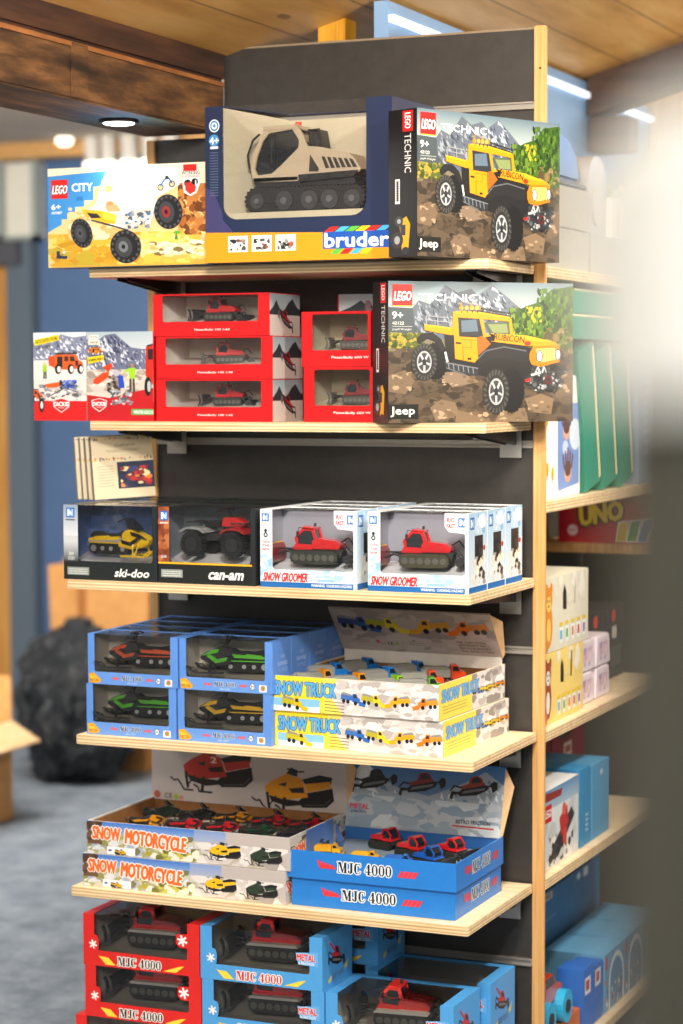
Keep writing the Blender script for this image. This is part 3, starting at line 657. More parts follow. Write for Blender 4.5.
def a_jeep(a):
    """units of the 683 x 527 crop of the front panel"""
    Y1, Y2, Y3 = '#e0900c', '#c47608', '#f0aa20'
    a.quadc(0, 0, 683, 120, '#5f7480', '#a9b6b4'); a.quadc(0, 120, 683, 300, '#7a7c68', '#6e5f48'); a.rect(0, 260, 683, 527, '#5a4c3c')
    a.mountain([(60, 130), (110, 70), (150, 85), (205, 12), (250, 40), (300, 25), (335, 60), (380, 20), (440, 60), (500, 110)], 215, '#59626e', '#8c949e', '#39414e', 3, 200)
    a.mountain([(0, 120), (40, 140), (90, 160), (120, 190)], 250, '#3d4a50', '#5a6668', '#2a3238', 5, 20)
    a.mountain([(330, 45), (380, 10), (440, 60), (520, 130)], 190, '#5f6977', '#a8b2be', '#3a4454', 8, 110); a.poly([(0, 96), (88, 100), (96, 192), (0, 192)], '#434d52')
    a.poly([(440, 140), (500, 90), (560, 70), (600, 25), (683, 10), (683, 250), (370, 240), (370, 170)], '#385818'); a.rect(0, 195, 125, 250, '#4c5424')
    a.blobs(0, 190, 130, 250, ['#7c7c30', '#4e5a24', '#9a8a34', '#39421e'], 60, 13, 2)
    a.blobs(360, 150, 683, 235, ['#4a6e1c', '#628222', '#2f5014', '#76902a', '#a09a2c'], 120, 16, 4, .6)
    a.blobs(440, 95, 683, 200, ['#46681c', '#5e7e24', '#2f4e14', '#6c8a26', '#243c12'], 150, 17, 9, .55)
    a.blobs(540, 20, 683, 230, ['#2f5418', '#44661e', '#233e14', '#567624', '#1e3414'], 190, 17, 6, .5)
    a.blobs(505, 90, 570, 150, ['#a89c20', '#b8a824', '#8c9020'], 22, 12, 7, .6)
    a.blobs(560, 170, 683, 300, ['#6a5a34', '#7c6c40', '#4c4428', '#8a7a50'], 60, 18, 11)
    a.blobs(0, 250, 683, 527, ['#42382c', '#4e4234', '#3a3127', '#584a3a', '#473c31', '#322b23'], 620, 17, 12, 1.5)
    for p, c in (([(400, 500), (440, 478), (500, 474), (515, 527), (390, 527)], '#76634d'), ([(150, 470), (190, 440), (240, 450), (260, 500), (170, 520)], '#72604e'), ([(250, 480), (330, 500), (380, 527), (240, 527)], '#6e5d49'),
                 ([(0, 350), (60, 330), (95, 370), (60, 420), (0, 410)], '#6e5c48'), ([(500, 440), (560, 420), (610, 440), (600, 500), (520, 490)], '#7a6650'), ([(180, 340), (260, 335), (330, 375), (230, 395)], '#7c6a58'),
                 ([(590, 350), (683, 330), (683, 420), (620, 440)], '#6a5844')):
        a.poly(p, c); a.blobs(min(q[0] for q in p)+12, min(q[1] for q in p)+8, max(q[0] for q in p)-12, max(q[1] for q in p)-6, [c, '#66543f', '#a08a70'], 16, 9, int(p[0][0]), 1.6)
    # shadow side bodywork, tyres
    a.poly([(200, 170), (250, 170), (470, 230), (560, 260), (540, 350), (480, 390), (330, 350), (210, 330)], '#1d1d1f')
    def tyre(cx, cy, rx, ry, dx):
        n = 26; pts = []
        for i in range(n*2):
            aa = PI*i/n; k = 1.0 if i % 2 else .92; pts.append((cx+dx+rx*k*math.cos(aa), cy-4+ry*k*math.sin(aa)))
        a.poly(pts, '#151517')
        pts = [(cx+rx*(1 if i % 2 else .93)*math.cos(PI*i/n), cy+ry*(1 if i % 2 else .93)*math.sin(PI*i/n)) for i in range(n*2)]
        a.poly(pts, '#2b2b2c')
        for i in range(22):
            aa = 2*PI*i/22; a.poly([(cx+rx*.72*math.cos(aa), cy+ry*.72*math.sin(aa)), (cx+rx*.94*math.cos(aa+.08), cy+ry*.94*math.sin(aa+.08)), (cx+rx*.94*math.cos(aa+.2), cy+ry*.94*math.sin(aa+.2)), (cx+rx*.72*math.cos(aa+.12), cy+ry*.72*math.sin(aa+.12))], '#4b4b48')
        a.ell(cx, cy, rx*.60, ry*.62, '#141416', 24); a.ell(cx, cy, rx*.56, ry*.58, '#9ea2a4', 24); a.ell(cx, cy, rx*.46, ry*.48, '#3c3e42', 22)
        for i in range(5):
            aa = 2*PI*i/5+.3; a.line([(cx, cy), (cx+rx*.48*math.cos(aa), cy+ry*.5*math.sin(aa))], 7, '#b4b8ba')
        a.ell(cx, cy, rx*.16, ry*.18, '#26282c', 12)
    tyre(128, 300, 48, 72, 42); tyre(560, 350, 40, 70, 30); tyre(392, 412, 50, 88, 58)
    a.poly([(100, 215), (120, 192), (160, 190), (190, 215), (205, 250), (190, 262), (170, 225), (140, 212), (108, 235)], '#202124')
    a.poly([(320, 285), (350, 255), (420, 240), (500, 255), (520, 270), (520, 300), (480, 300), (420, 285), (370, 290), (330, 310)], '#222326'); a.line([(322, 290), (352, 258), (420, 243), (505, 258)], 5, '#5a5c60')
    # body
    a.poly([(128, 160), (170, 163), (222, 172), (228, 200), (150, 186), (128, 180)], Y1); a.line([(128, 162), (225, 174)], 5, Y3)
    for l in ([(135, 128), (135, 160)], [(135, 128), (215, 135)], [(215, 135), (222, 172)], [(175, 130), (178, 165)], [(135, 143), (220, 152)]): a.line(l, 4, '#8c9094')
    a.poly([(232, 112), (252, 108), (258, 205), (320, 208), (325, 285), (312, 302), (240, 288), (236, 200), (222, 195), (222, 170), (230, 168)], Y1)
    a.poly([(250, 130), (325, 126), (345, 205), (255, 205)], '#2a2e34'); a.poly([(262, 145), (318, 140), (325, 185), (264, 188)], '#5a6c7c'); a.poly([(320, 208), (345, 200), (372, 232), (326, 275)], '#a85c18')
    a.poly([(240, 110), (262, 108), (330, 112), (440, 130), (450, 148), (330, 138), (244, 132)], Y1); a.line([(244, 112), (330, 114), (442, 132)], 5, Y3)
    a.poly([(325, 118), (340, 118), (352, 190), (372, 202), (345, 208)], Y1); a.poly([(436, 132), (448, 134), (456, 194), (444, 196)], Y1); a.poly([(348, 150), (436, 150), (444, 195), (372, 195)], '#4e5c4c'); a.poly([(360, 158), (430, 156), (436, 190), (380, 190)], '#7c8a58')
    a.poly([(372, 192), (505, 200), (560, 212), (615, 226), (622, 238), (530, 240), (500, 238), (372, 222)], Y1); a.poly([(372, 192), (505, 200), (610, 224), (560, 222), (480, 210)], Y3)
    a.text('RUBICON', 384, 198, 497, 222, '#201810', .03, rot=.10); a.poly([(372, 194), (384, 196), (384, 222), (372, 220)], '#141416'); a.ell(509, 229, 13, 9, '#a8301c', 10)
    a.poly([(516, 268), (530, 240), (624, 236), (634, 260), (630, 300), (560, 318), (524, 310), (516, 290)], Y2); a.poly([(540, 250), (612, 246), (618, 290), (570, 300), (545, 300)], '#e8c470')
    for x in (556, 568, 580, 592, 604): a.line([(x, 250), (x+2, 292)], 3, '#a87a20')
    a.ell(553, 278, 13, 23, '#44484c', 16); a.ell(553, 278, 9, 19, '#dfe6e8', 16); a.ell(624, 272, 12, 22, '#44484c', 16); a.ell(624, 272, 8, 18, '#dfe6e8', 16)
    # door, sill, roof rack lamps
    a.line([(262, 215), (318, 218)], 4, Y2); a.line([(242, 228), (262, 230)], 7, '#1c1c1e'); a.line([(268, 240), (270, 296)], 3, '#8a5c10'); a.line([(298, 216), (300, 246), (270, 244)], 3, '#a87414'); a.rect(286, 284, 300, 292, '#1c1c1e')
    a.poly([(205, 300), (325, 322), (326, 352), (280, 350), (205, 325)], '#2c2f34'); a.line([(205, 302), (325, 324)], 4, '#70767e'); a.line([(208, 322), (280, 348)], 4, '#5c6268')
    for x in range(215, 320, 18): a.line([(x, 304+(x-215)*.18), (x+3, 326+(x-215)*.2)], 3, '#7c848c')
    a.line([(204, 262), (212, 300)], 8, '#c8ccd0')
    for x in (264, 284, 303, 322): a.ell(x, 97, 8, 9, '#e8981c', 12); a.ell(x, 97, 4, 5, '#ffdc70', 8); a.line([(x, 105), (x, 116)], 4, '#1c1c1e')
    a.line([(255, 118), (330, 120)], 4, '#e8981c')
    for l in ([(262, 76), (262, 112)], [(300, 78), (302, 98)], [(330, 86), (334, 104)]): a.line(l, 5, '#c88818')
    a.line([(335, 98), (450, 118)], 5, '#2c2e30'); a.line([(330, 108), (445, 128)], 4, '#1e2022')
    for x in range(345, 450, 17): a.line([(x, 96+(x-345)*.18), (x-2, 110+(x-345)*.18)], 4, '#4a4c50')
    a.line([(352, 94), (352, 80), (366, 84)], 3, '#b4b8bc')
    # bumper and winch
    a.poly([(495, 362), (520, 345), (600, 340), (655, 320), (640, 350), (630, 400), (560, 410), (505, 385)], '#2a2b2e')
    a.blobs(510, 335, 655, 410, ['#8a8e92', '#3a3c40', '#55595e', '#1c1d20', '#a8acb0'], 46, 9, 21); a.ell(588, 368, 16, 17, '#5c1c18', 14); a.ell(588, 368, 9, 10, '#26282a', 12); a.line([(500, 372), (520, 366)], 10, '#c02018')
    a.line([(612, 330), (628, 380), (612, 420)], 4, '#1c1d20'); a.line([(522, 350), (560, 340)], 9, '#b0b4b8')
    # wording
    a.rect(14, 12, 86, 94, '#d81e1c'); a.text('LEGO', 20, 38, 80, 72, '#ffffff', .05, '#1a1410', .05, shear=.12); a.line([(16, 92), (84, 92)], 3, '#e8c020')
    a.text('TECHNIC', 108, 46, 322, 72, '#ffffff', .01); a.text('9+', 14, 113, 52, 139, '#ffffff', .03); a.text('42122', 14, 150, 56, 161, '#e0e0da', .02); a.line([(14, 168), (86, 168)], 1.5, '#c0c0b8'); a.text('Jeep® Wrangler', 14, 174, 84, 184, '#d0d0c8', .0)
    a.rect(0, 457, 108, 512, '#1a1b18'); a.text('Jeep', 8, 466, 94, 504, '#f4f4ee', .035)
def a_spine(a):
    """tall 60 x 250: thin black side with small writing and car"""
    a.rect(0, 0, 60, 250, '#141416'); a.rect(30, 3, 52, 38, '#d81e1c'); a.text('LEGO', 28, 14, 54, 26, '#ffffff', .05, rot=PI/2)
    a.text('TECHNIC', 8, 68, 74, 82, '#e8e8e4', 0, rot=PI/2)
    a.rect(14, 118, 24, 160, '#e8e8e4'); a.line([(19, 122), (19, 156)], 4, '#2a2a2c')
    for y in range(122, 158, 4): a.line([(15, y), (23, y)], 1.4, '#555555')
    a.poly([(22, 190), (38, 182), (46, 196), (42, 236), (28, 240), (26, 214)], '#e0a018'); a.poly([(24, 196), (36, 196), (36, 214), (26, 214)], '#30343a')
    a.ell(22, 190, 9, 9, '#3a3a3c'); a.ell(22, 190, 4, 4, '#9a9ea0'); a.ell(18, 222, 13, 14, '#2c2c2e'); a.ell(18, 222, 6, 7, '#9a9ea0'); a.ell(36, 240, 8, 6, '#26262a')
def a_city(a):
    """683 x 452"""
    a.quadc(0, 0, 683, 452, '#f0e6cc', '#d8a838'); a.poly([(0, 36), (260, 20), (240, 60), (60, 40), (60, 285), (0, 290)], '#3f8fd0')
    a.poly([(0, 36), (250, 22), (235, 90), (200, 90), (200, 150), (160, 150), (160, 178), (120, 178), (120, 205), (85, 205), (85, 232), (55, 232), (55, 262), (30, 262), (30, 285), (0, 285)], '#3d8cd0')
    a.rect(125, 132, 153, 150, '#3070b8')
    a.poly([(200, 95), (330, 60), (580, 90), (683, 100), (683, 330), (0, 452), (0, 290), (90, 240), (200, 150)], '#e8c88c'); a.blobs(0, 300, 400, 445, ['#e0ae38', '#d09a28', '#c08c20', '#ecc868', '#b8a030'], 140, 26, 3, 2.2)
    a.blobs(90, 180, 330, 330, ['#ecca90', '#dfae6a', '#f4dcae'], 60, 24, 13, 1.5); a.blobs(400, 300, 683, 445, ['#f0c860', '#e8b848', '#f8dc90'], 70, 22, 4, 1.8)
    a.blobs(560, 90, 683, 320, ['#a8642c', '#8a4c20', '#c07c3c', '#d09850', '#6c3c1c'], 120, 24, 5); a.poly([(240, 60), (340, 0), (560, 20), (570, 95), (470, 150), (440, 280), (350, 200), (210, 170)], '#fbf6ea')  # last pale patch puts the spotlight's washed-out glare into the print
    def wheel(cx, cy, rx, ry, rim, rot=0):
        a.ell(cx, cy, rx, ry, '#1c1d20', 28, 0, rot)
        for i in range(16):
            t = 2*PI*i/16; x, y = rx*.86*math.cos(t), ry*.86*math.sin(t); a.ell(cx+x*math.cos(rot)-y*math.sin(rot), cy+x*math.sin(rot)+y*math.cos(rot), rx*.10, ry*.10, '#4a4c50', 6)
        a.ell(cx-rx*.12, cy+ry*.02, rx*.55, ry*.62, '#3a3c40', 20, 0, rot); a.ell(cx-rx*.15, cy, rx*.30, ry*.34, rim, 16, 0, rot); a.ell(cx-rx*.15, cy, rx*.12, ry*.14, '#141416', 10, 0, rot)
    a.poly([(160, 200), (250, 150), (330, 110), (450, 130), (480, 180), (430, 240), (360, 290), (300, 275), (200, 235)], '#f2ece0')
    a.poly([(150, 190), (230, 198), (300, 220), (296, 262), (240, 256), (160, 216)], '#e8ae20'); a.poly([(240, 206), (300, 222), (296, 250), (240, 236)], '#f4c840'); a.poly([(170, 205), (215, 212), (235, 232), (190, 232)], '#2a2c30')
    a.poly([(250, 100), (300, 70), (360, 80), (330, 140), (240, 180)], '#fffaf0'); a.line([(215, 185), (240, 110), (300, 85)], 9, '#ffffff'); a.line([(300, 88), (390, 110), (440, 150)], 9, '#ffffff')
    a.ell(266, 102, 20, 16, '#e8c878', 14); a.ell(272, 172, 18, 16, '#b88850', 12); a.poly([(250, 180), (300, 172), (320, 205), (262, 206)], '#c8a070')
    a.poly([(330, 215), (440, 190), (470, 220), (420, 262), (350, 292), (320, 270)], '#c8c4bc'); a.blobs(335, 205, 460, 285, ['#50545a', '#8a9096', '#d8d8d4', '#3070a8', '#f0f0ec'], 40, 11, 6)
    a.poly([(318, 100), (352, 96), (340, 138), (296, 150)], '#c8d4dc'); a.line([(246, 100), (228, 178)], 5, '#d8d0c0'); a.line([(330, 110), (440, 140)], 5, '#e0d8c8'); a.line([(300, 150), (430, 185)], 6, '#d4ccbc'); a.line([(350, 92), (352, 60), (372, 58)], 4, '#e0d8c8'); a.ell(372, 128, 26, 15, '#e4dccc', 14)
    a.line([(190, 240), (300, 275), (350, 292)], 8, '#3c3e42'); a.line([(450, 220), (500, 235)], 9, '#b8bcc0')
    wheel(148, 298, 46, 68, '#4c4e52', -.25); wheel(338, 365, 66, 76, '#6c7074', -.2); wheel(520, 215, 60, 78, '#8a2a2c', -.12)
    a.ell(488, 105, 14, 16, '#303438', 16); a.ell(488, 105, 9, 11, '#e8c48c', 14); a.ell(536, 92, 14, 16, '#303438', 16); a.ell(536, 92, 9, 11, '#e8c48c', 14); a.line([(488, 100), (505, 70), (525, 66), (536, 90)], 7, '#2c6cb0'); a.ell(515, 62, 8, 8, '#30343a', 10)
    a.poly([(584, 10), (640, 6), (648, 44), (655, 90), (640, 135), (614, 150), (586, 132), (580, 80)], '#f4f0e8'); a.rect(584, 8, 640, 38, '#d82420'); a.text('WORKING', 578, 38, 652, 54, '#2a2a2c', .03); a.text('SUSPENSION', 580, 57, 650, 66, '#b02020', .02)
    a.ell(602, 92, 15, 17, '#1c1d20', 16); a.poly([(592, 90), (640, 84), (634, 128), (612, 142), (592, 122)], '#d8302a'); a.ell(632, 86, 14, 15, '#1c1d20', 14); a.line([(636, 80), (636, 104)], 5, '#ffffff')
    a.rect(15, 52, 88, 138, '#d8201c'); a.text('LEGO', 20, 78, 84, 116, '#ffffff', .05, '#1a1410', .05, shear=.12); a.text('CITY', 106, 72, 196, 108, '#ffffff', .05)
    a.text('6+', 16, 162, 56, 188, '#ffffff', .04); a.text('60387', 16, 196, 62, 208, '#ffffff', .02)
    a.poly([(430, 375), (500, 345), (560, 360), (640, 350), (670, 385), (560, 410), (440, 395)], '#f0dca8'); a.blobs(440, 345, 670, 415, ['#c8a860', '#fff0d0', '#7a6a40', '#f4e4b8'], 26, 13, 9, 2); a.poly([(545, 340), (552, 300), (560, 340)], '#3c8c28'); a.ell(556, 308, 14, 7, '#58a838', 10)
    a.poly([(36, 380), (52, 376), (50, 398), (84, 400), (84, 414), (40, 410)], '#1f2f48'); a.blobs(36, 376, 86, 414, ['#20304a', '#c8d0d8', '#30425c'], 12, 7, 2)
def a_shield(a, x, y, w, t='DICKIE'):
    a.poly([(x-w, y-.55*w), (x, y-.85*w), (x+w, y-.55*w), (x+.92*w, y+.25*w), (x, y+.95*w), (x-.92*w, y+.25*w)], '#f4eeea'); a.poly([(x-.92*w, y-.5*w), (x, y-.78*w), (x+.92*w, y-.5*w), (x+.84*w, y+.2*w), (x, y+.85*w), (x-.84*w, y+.2*w)], '#c4141c')
    a.text(t, x-.86*w, y-.35*w, x+.86*w, y+.15*w, '#ffffff', .05); a.line([(x-.4*w, y+.35*w), (x+.4*w, y+.35*w)], 3, '#f0c0c0')
def a_offroad(a, x, y, s, c='#e05a1c'):
    P = lambda l, col: a.poly([(x+u*s, y+v*s) for u, v in l], col)
    P([(-.95, -.3), (-.5, -.42), (.55, -.42), (.7, -.1), (.9, .0), (.95, .3), (.2, .42), (-.55, .38), (-.95, .15)], c); P([(-.5, -.3), (-.2, -.32), (-.2, .3), (-.5, .25)], '#2a2420'); P([(-.1, -.32), (.12, -.32), (.12, -.05), (-.1, -.05)], '#3c2c28'); P([(.2, -.32), (.42, -.32), (.5, -.05), (.2, -.05)], '#3c2c28'); P([(.5, -.1), (.66, -.08), (.66, .2), (.5, .2)], '#26262a')
    P([(-.6, -.52), (.6, -.52), (.6, -.44), (-.6, -.42)], '#26262a'); P([(-1.0, -.3), (-.68, -.32), (-.62, .2), (-.95, .2)], '#d04a18')
    for u in (-.45, .25, .78): a.ell(x+u*s, y+.38*s, .18*s, .28*s, '#1c1c1e', 14); a.ell(x+(u+.05)*s, y+.38*s, .10*s, .17*s, '#e8e4de', 12)
def a_dickie(a):
    """683 x 509: two printed panels"""
    a.quadc(0, 0, 308, 130, '#dfe6ea', '#b8c4d0'); a.rect(0, 150, 308, 395, '#d8d2cc'); a.mountain([(0, 60), (60, 30), (110, 60), (160, 10), (230, 30), (308, 20)], 165, '#8088a0', '#e8ecf2', '#40486c', 31, 130)
    a.rect(0, 160, 308, 270, '#dedad6'); a.quadc(308, 0, 683, 100, '#a8b8c0', '#c0c8cc'); a.rect(308, 200, 683, 400, '#d2c8bc'); a.mountain([(308, 40), (360, 60), (410, 20), (470, 10), (560, 90), (683, 110)], 215, '#686e88', '#cdd2dc', '#343a58', 33, 170)
    a.rect(308, 215, 683, 345, '#c8beb4'); a.blobs(308, 215, 683, 345, ['#d8d0c8', '#b0a498', '#988c80'], 60, 22, 5, 1.6); a.blobs(30, 300, 308, 395, ['#8c8c98', '#bcb8b4', '#e0dcd8', '#605c5c'], 90, 14, 7, 1.6)
    a.poly([(0, 395), (308, 395), (308, 509), (0, 509)], '#d01c1c'); a.poly([(308, 360), (440, 378), (560, 345), (683, 320), (683, 509), (308, 509)], '#b81820')
    a_offroad(a, 190, 172, 105); a_offroad(a, -10, 360, 66); a.ell(45, 420, 16, 42, '#1c1c1e'); a.ell(46, 420, 8, 22, '#e0dcd8')
    a.poly([(64, 300), (150, 285), (168, 300), (130, 318), (76, 320)], '#e05a1c'); a.blobs(150, 275, 250, 330, ['#2c4cb0', '#3c5cc8', '#26262c', '#7080a0'], 34, 15, 9); a.line([(80, 375), (180, 320), (260, 345)], 6, '#4c4c54')
    a.poly([(54, 186), (76, 184), (78, 226), (52, 228)], '#9cc820'); a.ell(64, 180, 9, 8, '#e8c090'); a.line([(62, 226), (60, 268)], 9, '#2a2a30'); a.line([(72, 226), (72, 268)], 9, '#2a2a30')
    a.poly([(4, 42), (146, 12), (152, 44), (8, 76)], '#f0d818'); a.text('ARTICULATED FIGURE', 12, 34, 142, 54, '#1c1c1c', .02, rot=-.2); a.text('LIGHT & SOUND', 12, 74, 100, 92, '#3a3a30', .02, rot=-.14)
    a.rect(322, 18, 376, 40, '#f4f2ec'); [a.line([(x, 20), (x, 36)], 2, '#141416') for x in range(326, 374, 5)]; a.rect(318, 46, 384, 74, '#e8e0d0'); a.text('WINTER', 326, 54, 376, 66, '#405030', .02)
    a_offroad(a, 362, 108, 42, '#e08020'); a.poly([(312, 146), (404, 132), (408, 162), (316, 184)], '#ecd018'); a.text('WORKING WINCH', 318, 150, 402, 166, '#1c1c1c', .02, rot=-.15)
    a.poly([(345, 275), (400, 232), (436, 230), (430, 262), (372, 300), (345, 296)], '#e0441c'); a.poly([(400, 200), (450, 178), (456, 200), (430, 232)], '#d83c18'); a.blobs(420, 240, 500, 350, ['#3a3030', '#5c4c48', '#282426', '#8a7c74'], 40, 18, 15)
    a.poly([(484, 250), (514, 248), (524, 320), (492, 322)], '#2848b8'); a.blobs(440, 330, 570, 420, ['#9aa0a8', '#c8ccd0', '#585c64', '#7c8088'], 46, 14, 16); a.ell(478, 236, 20, 18, '#b8b0c0')
    a.poly([(545, 208), (585, 206), (580, 268), (550, 268)], '#98cc20'); a.line([(550, 214), (522, 232)], 12, '#98cc20'); a.ell(566, 194, 12, 12, '#9c7c5c'); a.line([(556, 268), (556, 342)], 12, '#4c3c38'); a.line([(574, 268), (576, 346)], 12, '#4c3c38')
    a.poly([(645, 85), (683, 75), (683, 300), (640, 250)], '#c02a1c'); a.rect(655, 100, 683, 160, '#2a2024'); a.ell(654, 312, 20, 55, '#1c1c1e'); a.ell(660, 312, 10, 32, '#b0b4b8'); a.line([(650, 84), (683, 74)], 10, '#26262a')
    a_shield(a, 160, 418, 48); a_shield(a, 378, 416, 44); a.rect(560, 440, 683, 474, '#5c9c58'); a.text('WINTER RESCUE', 572, 448, 683, 468, '#f0f4ec', .03); a.line([(308, 0), (308, 509)], 2.5, '#8a8480')

# ================================================================== boxes
T = .0016
def carton_parts(key, t, W_, D_, H_, m, inner, fl, fr, fb, ft=0, top=None, rad=.006, film=True, side_win=None, inner_floor=None, back=None):
    """window box: opening in the front (open to the top edge when ft == 0, then top=(l, r, back) is the opening in the lid)"""
    def shell():
        b = MB(); b.box(0, W_, 0, D_, 0, T); b.box(0, W_, D_-T, D_, T, H_)
        for x0 in (0, W_-T):
            if side_win and x0 > 0: b.prism([(T, T), (D_-T, T), (D_-T, H_), (T, H_)], x0, x0+T, 'x', holes=[[(p[0], p[1]) for p in side_win]])
            else: b.box(x0, x0+T, T, D_-T, T, H_)
        if ft: b.prism([(0, T), (W_, T), (W_, H_), (0, H_)], 0, T, 'y', holes=[rrect(fl, W_-fr, fb, H_-ft, rad)])
        else:
            hole = rrect(fl, W_-fr, fb, H_+1, rad, 4, (1, 0, 0, 1)); lo = [p for p in hole if p[1] < H_]
            lc = sorted([p for p in lo if p[0] < W_/2], key=lambda p: (-p[1], p[0])); rc = sorted([p for p in lo if p[0] > W_/2], key=lambda p: (p[1], p[0]))
            b.prism([(0, T), (W_, T), (W_, H_), (W_-fr, H_)]+rc[::-1]+lc[::-1]+[(fl, H_), (0, H_)], 0, T, 'y')
        if top:
            l, r, bk = top
            if ft: b.prism([(T, T), (W_-T, T), (W_-T, D_-T), (T, D_-T)], H_-T, H_, 'z', holes=[[(l, .012), (W_-r, .012), (W_-r, D_-bk), (l, D_-bk)]])
            else: b.prism([(T, T), (l, T), (l, D_-bk), (W_-r, D_-bk), (W_-r, T), (W_-T, T), (W_-T, D_-T), (T, D_-T)], H_-T, H_, 'z')
        else: b.box(T, W_-T, T, D_-T, H_-T, H_)
        return b
    c = part(key+'shell', shell, 'carton', m, t)
    def lining():
        b = MB(); e = .0022; b.box(e, W_-e, D_-T-.0012, D_-T-.0002, T+.0004, H_-T-.0004); b.box(T+.0002, T+.001, e, D_-e, T+.0004, H_-T-.0004); 
        if not side_win: b.box(W_-T-.001, W_-T-.0002, e, D_-e, T+.0004, H_-T-.0004)
        return b
    part(key+'lin', lining, 'inner_card', back or inner, t)
    part(key+'flo', lambda: MB().prism([(.002, T+.0006), (D_-.004, T+.0006), (D_-.004, fb+.014), (.03, fb-.002), (.002, fb-.002)], .003, W_-.003, 'x'), 'tray', inner_floor or inner, t)
    if film:
        def fm():
            b = MB(); y = T+.0004; z1 = H_-T if ft or not top else H_-.0004
            b.add([(fl-.003, y, fb-.003), (W_-fr+.003, y, fb-.003), (W_-fr+.003, y, z1), (fl-.003, y, z1)], [(0, 1, 2, 3)])
            if top:
                l, r, bk = top; y0 = .01 if ft else y; z = H_-T-.0003 if ft else H_-.0005
                b.add([(l-.003, y0, z), (W_-r+.003, y0, z), (W_-r+.003, D_-bk+.003, z), (l-.003, D_-bk+.003, z)], [(0, 1, 2, 3)])
            return b
        part(key+'film', fm, 'window_film', M_FILM, t)
    return c
def carton(loc, label, cat='toy box', group=None, rz=0, name='window_box'): return thing(name, loc, label, cat, group, rz)
ARTS = {}
def art_mesh(key, W_, H_, cw, ch, fn, name='printed_artwork'):
    if key not in ARTS:
        a = Art(W_, H_, cw, ch); fn(a); ARTS[key] = a.mesh(name)
    return ARTS[key]
def place_art(me, parent, o, U, V, name=None):
    U, V = Vector(U), Vector(V); N = U.cross(V); ob = link(me, me.name.split('.')[0], parent)
    ob.matrix_local = Matrix(((U.x, V.x, N.x, o[0]), (U.y, V.y, N.y, o[1]), (U.z, V.z, N.z, o[2]), (0, 0, 0, 1)))
    return ob
FR = ((1, 0, 0), (0, 0, 1)); RI = ((0, 1, 0), (0, 0, 1)); LE = ((0, -1, 0), (0, 0, 1))
def on_front(me, t, x=0, z=0): return place_art(me, t, (x, -.0004, z), *FR)
def on_right(me, t, W_, y=0, z=0): return place_art(me, t, (W_+.0004, y, z), *RI)
def on_left(me, t, D_, z=0): return place_art(me, t, (-.0004, D_, z), *LE)

# ---------------- top shelf: big box with the beige snow groomer
BR = (-.1735, -.325, 1.711); BW, BD, BH = .385, .20, .292
NAVY = mat('#1e2a48', .35); CREAM = speckle('cream_card', [(.3, '#b4ac94'), (.7, '#c2baa2')], 8, .8)
t = carton(BR, 'large navy and orange window box holding a beige toy snow groomer on the top shelf', rz=math.radians(-2))
def bru_shell():
    b = MB(); x0, x1 = .037, .334
    b.box(0, BW, 0, BD, 0, .002); b.box(0, BW, BD-.002, BD, .002, BH-.012); b.box(0, .002, .002, BD-.002, .002, BH); b.box(BW-.002, BW, .002, BD-.002, .002, BH)
    hole = rrect(x0, x1, .080, BH+1, .03, 6, (1, 0, 0, 1)); lo = [p for p in hole if p[1] < BH]
    lc = sorted([p for p in lo if p[0] < .2], key=lambda p: (-p[1], p[0])); rc = sorted([p for p in lo if p[0] > .2], key=lambda p: (p[1], p[0]))
    b.prism([(0, .002), (BW, .002), (BW, BH), (x1, BH)]+rc[::-1]+lc[::-1]+[(x0, BH), (0, BH)], 0, .002)
    b.prism([(.002, .002), (x0, .002), (x0+.05, BD-.05), (x0+.05, BD-.02), (x1, BD-.02), (x1, .002), (BW-.002, .002), (BW-.002, BD-.002), (.002, BD-.002)], BH-.002, BH, 'z')
    return b
bru_shell().obj('carton', NAVY, t)
b = MB(); b.add([(.037, .004, .03), (.10, .15, .03), (.10, .15, BH-.014), (.037, .004, BH-.003)], [(0, 1, 2, 3)]); b.box(.10, .334, .150, .152, .03, BH-.015); b.box(.338, .340, .004, .15, .03, BH-.003)
b.box(.02, .345, .004, .15, .080, .092); b.obj('inner_card', CREAM, t)
MB().box(.012, .372, .006, .15, .003, .079).obj('tray', mat('#e4e0d4', .6), t)
b = MB(); b.add([(.034, .0026, .078), (.337, .0026, .078), (.337, .0026, BH-.001), (.034, .0026, BH-.001)], [(0, 1, 2, 3)]); b.obj('window_film', film_mat((.96, .96, .96), .015, .08, .3), t)
